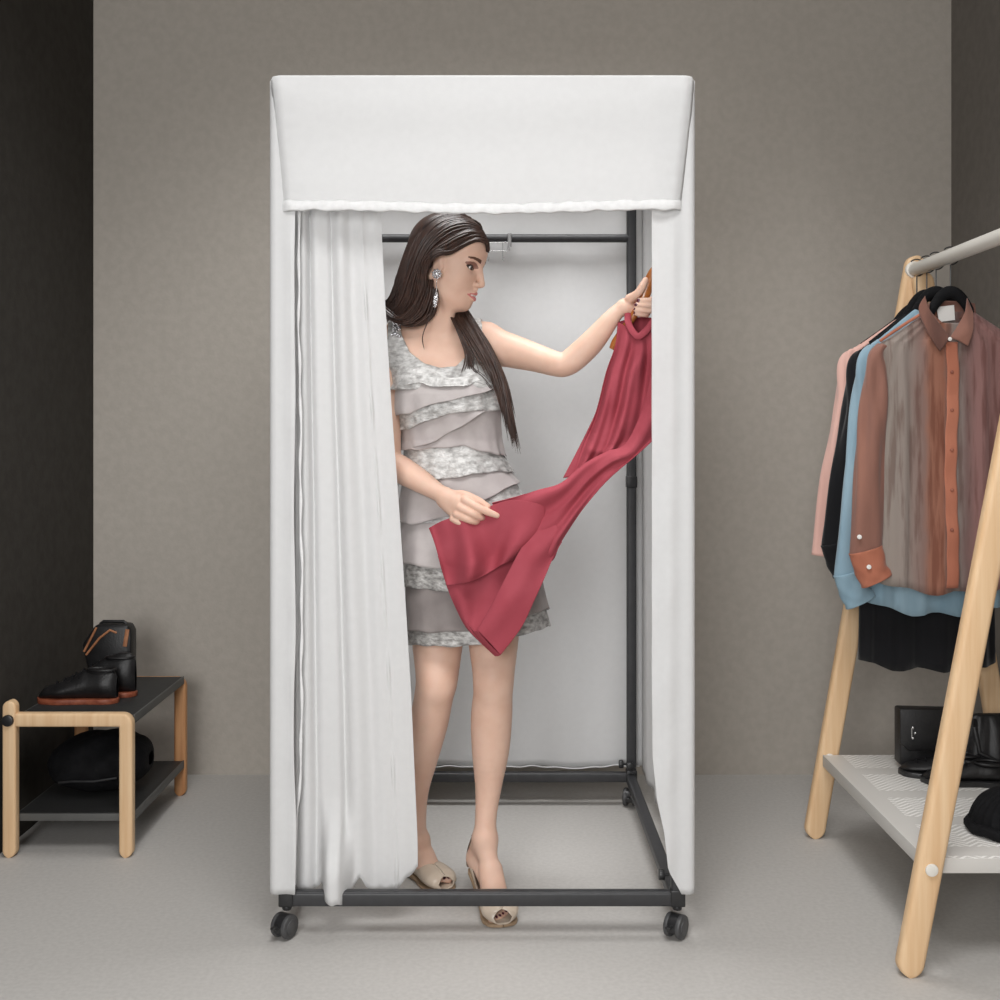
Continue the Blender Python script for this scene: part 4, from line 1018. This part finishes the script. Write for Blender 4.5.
# the lock falling forward over the far shoulder
far_g = [
 [(444, 300, 2.775), (449, 314, 2.745), (458, 333, 2.715), (466, 356, 2.700), (462, 372, 2.694)],
 [(448, 300, 2.785), (456, 318, 2.748), (470, 340, 2.715), (484, 362, 2.696), (497, 384, 2.690)],
 [(453, 300, 2.79), (463, 320, 2.75), (478, 345, 2.712), (492, 372, 2.690), (503, 410, 2.688)],
 [(458, 302, 2.79), (470, 322, 2.752), (484, 345, 2.712), (499, 378, 2.690), (509, 428, 2.690)],
 [(462, 305, 2.79), (475, 325, 2.755), (489, 348, 2.715), (503, 380, 2.692), (515, 432, 2.692)],
 [(465, 308, 2.79), (477, 327, 2.757), (491, 350, 2.718), (505, 384, 2.694), (513, 418, 2.694)]]
lock(far_g[1:], 330, .0014, .0022, .008, .22, seed=5)
lock(far_g[:3], 34, .0010, .003, .005, .35, seed=6)
# a few loose hairs
lock([[(436, 296, 2.70), (430, 318, 2.71), (423, 335, 2.715), (424, 352, 2.72)], [(438, 296, 2.70), (428, 318, 2.705), (422, 338, 2.71), (425, 350, 2.72)]], 2, .0006, .001, .002, seed=7)
lock([[(462, 340, 2.70), (470, 365, 2.69), (482, 376, 2.69), (495, 388, 2.692)], [(470, 345, 2.70), (478, 368, 2.69), (490, 380, 2.69), (500, 400, 2.69)]], 5, .0007, .003, .003, seed=8)
hair = link('hair', np.concatenate(allV), np.concatenate(allQ), G['hair'], person)
# ================================================================ her tiered dress
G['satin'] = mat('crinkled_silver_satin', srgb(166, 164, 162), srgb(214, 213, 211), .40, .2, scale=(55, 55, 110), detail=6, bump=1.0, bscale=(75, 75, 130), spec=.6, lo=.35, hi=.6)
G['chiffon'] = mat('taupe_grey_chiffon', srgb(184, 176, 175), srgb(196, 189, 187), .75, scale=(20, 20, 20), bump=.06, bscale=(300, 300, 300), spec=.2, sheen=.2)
G['chiffond'] = mat('shaded_taupe_chiffon', srgb(134, 126, 124), srgb(146, 138, 135), .75, scale=(20, 20, 20), bump=.06, bscale=(300, 300, 300), spec=.2, sheen=.2)  # same chiffon, darker: shade on the lower tiers put into the colour
G['satind'] = mat('shaded_silver_satin', srgb(128, 125, 122), srgb(196, 194, 191), .42, .2, scale=(55, 55, 110), detail=6, bump=1.0, bscale=(75, 75, 130), spec=.6, lo=.35, hi=.62)  # same satin with the lower skirt's shade put into its colour
DF = Field(np.arange(-.30, .05, .0021), np.arange(2.60, 2.95, .0024), np.arange(1.14, 1.46, .0021))
DF.stack(TR, k=.02, n=2.3)
DF.ell(W(423, 388, DT-.072), (.055, .045, .052), k=.03); DF.ell(W(471, 388, DT-.072), (.055, .045, .052), k=.03)
DF.cone(W(437, 330, 2.825), W(395, 339, 2.815), .034, .036, .03); DF.cone(W(437, 330, 2.825), W(484, 338, 2.80), .034, .037, .03)
DF.cone(SR, W(388, 352, 2.81), .040, .038, .03); DF.cone(SL, W(489, 350, 2.80), .040, .038, .03)
X, Y, Z = DF.P((slice(None),)*3)
px = CX+X*F/2.75; 
def ztop(pxs, tab, d=2.70):
    return CZ-(np.interp(pxs, [t[0] for t in tab], [t[1] for t in tab])-CY)/F*d
neck = [(375, 385), (384, 372), (387, 352), (388.5, 300), (399.5, 300), (401.5, 334), (410, 352), (424, 363), (440, 367.5), (456, 366), (465, 357), (469, 344), (471, 300), (480, 300), (484, 345), (494, 366), (506, 380)]
backn = [(375, 385), (385, 365), (388.5, 300), (399.5, 300), (404, 338), (440, 350), (466, 338), (471, 300), (480, 300), (486, 350), (506, 378)]
pxf = CX+X*F/np.maximum(Y, 2.6)
msk = np.where(Y < 2.81, Z-ztop(pxf, neck, np.minimum(Y, 2.80)), Z-ztop(pxf, backn, 2.86))*.7
DF.F = np.maximum(np.abs(DF.F-.0062)-.0024, msk).astype(np.float32); DF.F = np.maximum(DF.F, (1.236-Z)).astype(np.float32)
DF.F[:, :, 0] = .05; DF.F[:, :, -1] = .05
Vd, Qd = DF.mesh(); Vd = relax(Vd, Qd, 3, .5)
dress = link('dress', Vd, Qd, G['satin'], person)
dress['label'] = 'silver grey sleeveless dress with slanted ruffle tiers'
# crystals on the shoulder strap
mb = MB(); g = random.Random(3)
for k in range(26):
    a = W(391+g.random()*9, 322+g.random()*15, 2.752+g.random()*.003); a.y = 2.764+.0009*(a.z-1.38)*1000*.25; mb.sph(a, .0030+g.random()*.0018, 8)
mb.obj('strap_jewels', G['crystal'], dress)

TB = [(380, 393, 502, .122, -.016), (395, 393, 504, .127, -.016), (410, 395, 504, .120, -.014), (425, 398, 503, .107, -.008), (440, 401, 503, .096, -.004), (455, 402, 505, .098, 0), (470, 402, 512, .104, 0), (485, 400, 519, .110, 0),
      (500, 399, 526, .116, 0), (520, 399, 532, .121, 0), (540, 400, 537, .124, 0), (560, 402, 541, .126, 0), (580, 404, 544, .128, 0), (600, 405, 546, .130, 0), (620, 407, 548, .132, 0), (645, 408, 550, .134, 0), (670, 408, 552, .135, 0)]
tz = np.array([CZ-(r[0]-CY)/F*2.80 for r in TB])[::-1]
tc = np.array([((r[1]+r[2])/2-CX)/F*2.80 for r in TB])[::-1]; ta = np.array([(r[2]-r[1])/2/F*2.80-.010 for r in TB])[::-1]; tb_ = np.array([r[3]-.012 for r in TB])[::-1]; ty = np.array([r[4] for r in TB])[::-1]
def ring_point(th, z, off):
    cx = np.interp(z, tz, tc); a = np.interp(z, tz, ta)+off; b = np.interp(z, tz, tb_)+off; cy = DT+np.interp(z, tz, ty)
    c, s = np.cos(th), np.sin(th); e = 2/2.25
    return np.stack([cx+a*np.sign(c)*np.abs(c)**e, cy-b*np.sign(s)*np.abs(s)**e, z+0*th], -1)
def tier(name, top, bot, m, off0=.002, off1=.013, seed=0, rip=.0030, nr=11, parent=None, o1=None):
    n = 220; th = np.linspace(0, 2*PI, n, endpoint=False); nz = 22
    fr = ring_point(np.where(th > PI, 2*PI-th, th), np.full(n, 1.0), .01)
    V = np.zeros((nz, n, 3))
    for it in range(2):
        for i, t in enumerate(np.linspace(0, 1, nz)):
            # height of the tier's edge as seen at this side of the body
            yy = V[i, :, 1] if it else fr[:, 1]; xx = V[i, :, 0] if it else fr[:, 0]
            yy = np.where(th > PI, 2*DT-yy, yy)
            pxs = CX+xx*F/yy
            a_ = np.interp(pxs, [q[0] for q in top], [q[1] for q in top]); b_ = np.interp(pxs, [q[0] for q in bot], [q[1] for q in bot])
            py = a_+(b_-a_)*t; z = CZ-(py-CY)/F*yy
            rp = rip*t**1.4*(np.sin(nr*th+seed*1.7+t)+.6*np.sin(2.3*nr*th+seed)+.5*np.sin(.5*nr*th+seed*3))
            off = off0+(off1-off0)*t**1.2+rp
            V[i] = ring_point(th, z+.0012*t*np.sin(nr*1.5*th+seed), off)
    o = link(name, V.reshape(-1, 3), grid_faces(nz, n, True), m, parent or dress); solid(o, .0014, 0); return o
H_ = {
 0: [(390, 390), (408, 384), (421, 383), (430, 386), (450, 387), (470, 385), (476, 382), (488, 385), (506, 384)],
 1: [(390, 416), (408, 414), (419, 409), (440, 402), (470, 396), (500, 387), (508, 386)],
 2: [(390, 432), (406, 430), (425, 421), (450, 414), (470, 411), (503, 410), (510, 410)],
 3: [(390, 452), (410, 449), (436, 441), (450, 432), (463, 425), (486, 411), (512, 410)],
 4: [(390, 450), (412, 450), (440, 448), (464, 446), (480, 451), (500, 455), (512, 457)],
 5: [(390, 486), (410, 484), (440, 480), (470, 475), (500, 471), (516, 473)],
 6: [(396, 521), (410, 525), (430, 521), (450, 516), (484, 501), (515, 484), (530, 482)],
 7: [(396, 521), (430, 523), (480, 524), (510, 520), (540, 515)],
 8: [(396, 561), (420, 567), (446, 569), (480, 566), (520, 556), (545, 548)],
 9: [(396, 585), (420, 589), (450, 592), (490, 588), (530, 578), (552, 572)],
 10: [(398, 630), (430, 633), (470, 631), (500, 624), (520, 618), (550, 609), (556, 608)],
 11: [(398, 643), (410, 645), (450, 647), (480, 645), (510, 638), (535, 632), (556, 624)]}
up_ = lambda h, k: [(a, b-k) for a, b in h]
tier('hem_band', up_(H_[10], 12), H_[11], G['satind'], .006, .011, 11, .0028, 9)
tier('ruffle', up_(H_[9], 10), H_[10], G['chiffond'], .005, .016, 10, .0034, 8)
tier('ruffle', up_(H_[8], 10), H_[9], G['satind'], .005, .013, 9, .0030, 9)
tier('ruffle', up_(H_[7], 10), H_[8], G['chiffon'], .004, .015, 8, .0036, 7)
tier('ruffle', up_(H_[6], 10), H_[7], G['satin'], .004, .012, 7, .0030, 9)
tier('ruffle', up_(H_[5], 8), H_[6], G['chiffon'], .003, .016, 6, .0038, 7)
tier('ruffle', up_(H_[4], 8), H_[5], G['satin'], .003, .013, 5, .0030, 8)
tier('ruffle', up_(H_[2], 6), H_[4], G['chiffon'], .002, .011, 4, .0028, 8)
tier('ruffle', up_(H_[2], 5), H_[3], G['chiffon'], .006, .016, 3, .0034, 7)
tier('ruffle', up_(H_[1], 6), H_[2], G['satin'], .004, .015, 2, .0028, 8)
tier('ruffle', up_(H_[0], 6), H_[1], G['chiffon'], .003, .016, 1, .0034, 7)
tier('ruffle', [(a, b-9) for a, b in H_[0]], H_[0], G['satin'], .0075, .0155, 0, .0028, 9)
tier('slip', up_(H_[2], 6), up_(H_[11], 6), G['chiffond'], .000, .001, 0, .0005, 7)

# ================================================================ shoes
G['nude'] = mat('nude_patent_leather', srgb(204, 188, 170), srgb(196, 180, 162), .35, scale=(20, 20, 20), coat=.2)
G['cork'] = mat('pale_wood_platform', srgb(176, 150, 122), srgb(158, 132, 106), .6, scale=(60, 60, 200))
G['trim'] = mat('brown_trim', srgb(96, 76, 62), srgb(84, 66, 54), .5)
for idx, (ank, heel, ball, toe, lat, dr) in enumerate(FT):
    sign = -1 if idx == 0 else 1
    a0 = heel-dr*.030; L0 = (ball-a0)@dr; Lt = L0+.076
    hz = heel[2]-.028; N, n = 46, 40; V = np.zeros((N, n, 3)); pivot = a0.copy()
    latc = (ball-a0)@lat
    sole = []
    for i, q in enumerate(np.linspace(0, 1, N)):
        s = Lt*q; f = min(1, s/L0)
        zb = .009+max(hz-.009, .004)*(.5+.5*math.cos(PI*min(1, f*1.02)))
        w = float(np.interp(q, [0, .03, .1, .3, .5, .72, .86, .95, 1], [.006, .017, .0275, .0275, .030, .0415, .0425, .034, .016]))
        h = float(np.interp(q, [0, .1, .3, .5, .68, .85, .95, 1], [.024, .027, .022, .024, .023, .019, .0140, .006]))
        if idx == 1: h *= .95
        A = float(np.interp(q, [0, .06, .2, .45, .56, .64, .70, .945, .962, .98, 1], [160, 150, 112, 104, 112, 150, 183, 183, 150, 110, 86]))*PI/180
        lc = latc*min(1, f)
        cen = a0+dr*s+lat*lc; cen[2] = zb+h
        sole.append((a0+dr*s+lat*lc, w, zb))
        for j, a in enumerate(np.linspace(-A, A, n)):
            xx = w*math.copysign(abs(math.sin(a))**.85, math.sin(a)); zz = -h*math.copysign(abs(math.cos(a))**.95, math.cos(a))
            if q < .08 and zz > 0: zz *= 1.5
            V[i, j] = cen+lat*xx+np.array([0, 0, zz])
    sh_ = link('shoe', V.reshape(-1, 3), grid_faces(N, n), G['nude'], person); solid(sh_, .0030, 0)
    # platform sole
    P = np.zeros((N, 24, 3))
    for i, (c_, w, zb) in enumerate(sole):
        for j in range(24):
            a = 2*PI*j/24; P[i, j] = c_+lat*(w*.96+.001)*(.05 if i in (0, N-1) else 1)*np.clip(1.25*math.cos(a), -1, 1)
            P[i, j, 2] = max(.0012, zb-.0035+.0055*np.clip(1.4*math.sin(a), -1, 1)-.003*(i > N*.55))
    link('sole', P.reshape(-1, 3), grid_faces(N, 24, True), G['cork'], sh_)
    # stiletto heel
    hp = heel.copy(); top_ = a0+dr*.030; top_[2] = hz+.004; bt = a0+dr*.040; bt[2] = 0
    MB().tube([top_, top_*.65+bt*.35+dr*.004, top_*.3+bt*.7+dr*.002, bt+np.array([0, 0, .006]), bt], [.019, .011, .0065, .0055, .0058], 16).obj('heel', G['nude'], sh_)
    # heel counter with a brown bow tab on top
    zt0 = hz+.012; zt1 = heel[2]+.050; K = np.zeros((16, 24, 3))
    for i, q in enumerate(np.linspace(0, 1, 16)):
        wa = np.interp(q, [0, .35, 1], [1.9, 1.2, .30]); cc = heel+dr*(.006*q); rr_ = .0305-.002*q
        for j, a in enumerate(np.linspace(-wa, wa, 24)): K[i, j] = cc-dr*rr_*math.cos(a)+lat*rr_*math.sin(a)*.92; K[i, j, 2] = zt0+(zt1-zt0)*q
    solid(link('heel_counter', K.reshape(-1, 3), grid_faces(16, 24), G['nude'], sh_), .0025)
    mb = MB(); mb.tube([K[i, 0] for i in range(16)]+[K[i, -1] for i in range(15, -1, -1)], .0018, 6); e_ = K[-1, 12]
    mb.sweep([e_-lat*.012+np.array([0, 0, -.004]), e_+np.array([0, 0, .002]), e_+lat*.012+np.array([0, 0, -.004])], .005, .003, .001, (0, 0, 1), 3)
    mb.obj('heel_tab', G['trim'], sh_)
    rim = [V[i, 0] for i in range(3, 30)]; MB().tube(rim, .0017, 6).obj('topline', G['trim'] if idx == 0 else G['nude'], sh_)

# ================================================================ the red dress she holds up
G['red'] = mat('raspberry_red_crepe', srgb(168, 77, 88), srgb(160, 69, 80), .8, scale=(12, 12, 12), bump=.05, bscale=(400, 400, 400), spec=.15, sheen=0)
red = thing('red_dress', W(560, 500, 2.62), 'raspberry red dress draped from the raised wooden hanger down to the other hand', 'dress')
def sheet(name, rows, fold=None, n=(70, 70), m=None, t=.0016, par=None):
    R_ = [[(a, b, c) for a, b, c in r] for r in rows]; P = patch(R_, *n); U, V = np.meshgrid(np.linspace(0, 1, n[0]), np.linspace(0, 1, n[1]), indexing='ij')
    d = P[..., 2]+(fold(U, V) if fold else 0); Wd = Wn(P[..., 0], P[..., 1], d)
    return solid(link(name, Wd.reshape(-1, 3), grid_faces(*n), m or G['red'], par or red), t)
S = np.sin
sheet('bodice', [
 [(618, 322, 2.668), (627, 327, 2.655), (637, 336, 2.648), (647, 330, 2.652), (660, 320, 2.668)],
 [(615.5, 345, 2.668), (625, 347, 2.652), (637, 350, 2.645), (649, 348, 2.650), (664, 343, 2.668)],
 [(606, 373, 2.664), (617, 374, 2.650), (632, 375, 2.643), (648, 373, 2.650), (668, 368, 2.664)],
 [(596, 412, 2.660), (608, 414, 2.648), (624, 413, 2.641), (643, 408, 2.648), (666, 402, 2.660)],
 [(582, 446, 2.652), (596, 449, 2.642), (612, 447, 2.638), (632, 440, 2.642), (656, 432, 2.650)],
 [(568, 488, 2.640), (577, 482, 2.634), (590, 471, 2.630), (612, 460, 2.634), (640, 446, 2.640)]],
 lambda U, V: .0120*S(V*19+1.5*U)*np.clip(U*3, .15, 1)*(1-.3*U)+.004*S(V*37-3*U+1)*np.clip(U*2, 0, 1)-.006*np.exp(-((U-.80-.05*V)/.02)**2)*(V > .1)+.003*S(U*18+V*9), (120, 120))
sheet('back_bodice', [
 [(618, 322, 2.672), (632, 318, 2.694), (646, 317, 2.694), (660, 320, 2.672)],
 [(613, 360, 2.676), (632, 360, 2.700), (650, 358, 2.700), (668, 355, 2.676)],
 [(596, 412, 2.666), (618, 412, 2.690), (642, 408, 2.690), (666, 402, 2.666)],
 [(563, 478, 2.646), (586, 474, 2.660), (612, 462, 2.664), (642, 445, 2.650)]], lambda U, V: .006*S(V*15+U*2), (60, 60))
def strip(pts, w, name, m=None, par=None, t=.003):
    P = catmull([list(W(*p)) for p in pts], 50); T_ = np.gradient(P, axis=0); T_ /= np.linalg.norm(T_, axis=1)[:, None]; nn = np.cross(T_, [0, 1, 0]); nn /= np.linalg.norm(nn, axis=1)[:, None]
    R_ = np.stack([P+nn*w*k+np.array([0, -.003*(1-k*k), 0]) for k in np.linspace(-1, 1, 7)], 1); return solid(link(name, R_.reshape(-1, 3), grid_faces(50, 7), m or G['red'], par or red), t)
strip([(628, 313, 2.668), (628, 322, 2.652), (632, 331, 2.642), (638, 336.5, 2.638), (645, 332, 2.642), (652, 323, 2.652), (658, 315, 2.668)], .0075, 'neck_band')
sheet('skirt_swath', [
 [(664, 345, 2.648), (672, 365, 2.642), (680, 392, 2.648)],
 [(652, 372, 2.634), (662, 392, 2.624), (672, 415, 2.634)],
 [(643, 408, 2.624), (653, 420, 2.612), (661, 432, 2.622)],
 [(626, 443, 2.616), (634, 452, 2.604), (640, 452, 2.612)],
 [(606, 452, 2.612), (611, 465, 2.600), (612, 476, 2.606)],
 [(584, 464, 2.608), (590, 482, 2.596), (595, 494, 2.602)],
 [(561, 483, 2.606), (571, 503, 2.592), (578, 516, 2.600)],
 [(538, 490, 2.604), (553, 520, 2.590), (561, 542, 2.598)],
 [(515, 497, 2.611), (532, 528, 2.604), (550, 562, 2.603)],
 [(492, 503, 2.617), (508, 532, 2.622), (524, 556, 2.618)]],
 lambda U, V: .0090*S(V*8+U*5+.5)*np.clip(U*2, .3, 1)+.0060*S(V*19-U*6)*np.clip((U-.3)*2, 0, 1)+.002*S(U*40+V*4)*(U < .5)-.003*np.exp(-((V-.42)/.05)**2)*(U > .4), (140, 70))
sheet('skirt_panel', [
 [(548, 512, 2.602), (558, 528, 2.594), (562, 542, 2.600)],
 [(532, 532, 2.594), (546, 546, 2.584), (553, 558, 2.596)],
 [(519, 552, 2.586), (533, 565, 2.578), (545, 577, 2.592)],
 [(506, 577, 2.584), (521, 588, 2.574), (534, 601, 2.588)],
 [(492, 605, 2.584), (506, 614, 2.574), (521, 628, 2.588)],
 [(477.5, 630, 2.586), (489, 642, 2.578), (500.5, 655, 2.590)]],
 lambda U, V: .0025*S(V*9+U*3)+.002*S(U*11+V*6), (80, 40))
sheet('skirt_fold', [
 [(429, 528, 2.636), (442, 521, 2.628), (460, 515, 2.620), (484, 508, 2.614), (512, 500, 2.608), (545, 505, 2.610)],
 [(434, 541, 2.632), (449, 539, 2.620), (466, 535, 2.614), (487, 528, 2.612), (512, 520, 2.606), (544, 522, 2.612)],
 [(439, 558, 2.630), (454, 562, 2.612), (472, 560, 2.604), (490, 552, 2.610), (510, 541, 2.608), (536, 540, 2.614)],
 [(443, 573, 2.628), (457, 576, 2.612), (474, 574, 2.602), (492, 566, 2.606), (506, 557, 2.612), (526, 552, 2.620)],
 [(446.5, 585, 2.626), (458, 584, 2.614), (474, 580, 2.606), (490, 572, 2.608), (503, 564, 2.614), (518, 558, 2.624)]],
 lambda U, V: -.007+.0225*S(V*13-.6+U*.8)*np.clip(.25+U*1.3, 0, 1)*(1-.25*U)+.004*S(V*25+U*3)*(1-U*.5)+.003*S(U*9+V*14), (90, 120))
sheet('skirt_lining', [
 [(438, 556, 2.640), (462, 562, 2.640), (490, 556, 2.640), (530, 546, 2.632)],
 [(446, 584, 2.638), (464, 590, 2.630), (488, 586, 2.636), (520, 574, 2.630)],
 [(455, 606, 2.634), (470, 612, 2.622), (488, 608, 2.632), (510, 600, 2.624)],
 [(466, 627, 2.628), (475, 630, 2.616), (488, 628, 2.624), (502, 622, 2.616)],
 [(480, 642, 2.620), (485, 644, 2.610), (492, 646, 2.612), (502, 646, 2.606)],
 [(494, 655, 2.610), (496, 655, 2.604), (498, 655, 2.600), (500.5, 655, 2.596)]],
 lambda U, V: .005*S(V*14+U*5)+.004*S(U*13+V*6), (80, 60))
sheet('hem_facing', [
 [(466, 620, 2.618), (473, 630, 2.606), (477.5, 631, 2.592)],
 [(476, 636, 2.614), (481, 640, 2.602), (484, 638, 2.590)],
 [(487, 648, 2.610), (490, 649, 2.598), (492, 647, 2.588)],
 [(495, 656, 2.606), (498, 656, 2.598), (500.5, 655, 2.590)]], None, (30, 20))
# the wooden hanger
G['hwood'] = mat('amber_wood', srgb(178, 108, 48), srgb(150, 84, 34), .3, scale=(20, 20, 90), coat=.4)
hg = thing('coat_hanger', W(643, 300, 2.664), 'varnished amber wooden coat hanger gripped in the raised hand', 'hanger')
P = catmull([list(W(*p)) for p in ((611.5, 349, 2.690), (616, 341, 2.686), (625, 328, 2.676), (636, 312, 2.665), (643, 299, 2.662), (648, 286, 2.660), (654, 273, 2.660), (664, 262, 2.66))], 40)
MB().tube([tuple(p) for p in P], [.006+.0035*min(1, i/5)*1.0+(.004 if i > 18 else 0)*min(1, (i-18)/6 if i > 18 else 0) for i in range(40)], 14, flat=.75, up=(0, 1, 0)).obj('shoulder_bar', G['hwood'], hg)
hk_ = [W(*p) for p in ((650, 282, 2.662), (664, 288, 2.662), (674, 284, 2.662), (678, 274, 2.662), (672, 266, 2.662))]
MB().tube([tuple(v) for v in catmull([list(q) for q in hk_], 24)], .0022, 8).obj('hook', G['chrome'], hg)
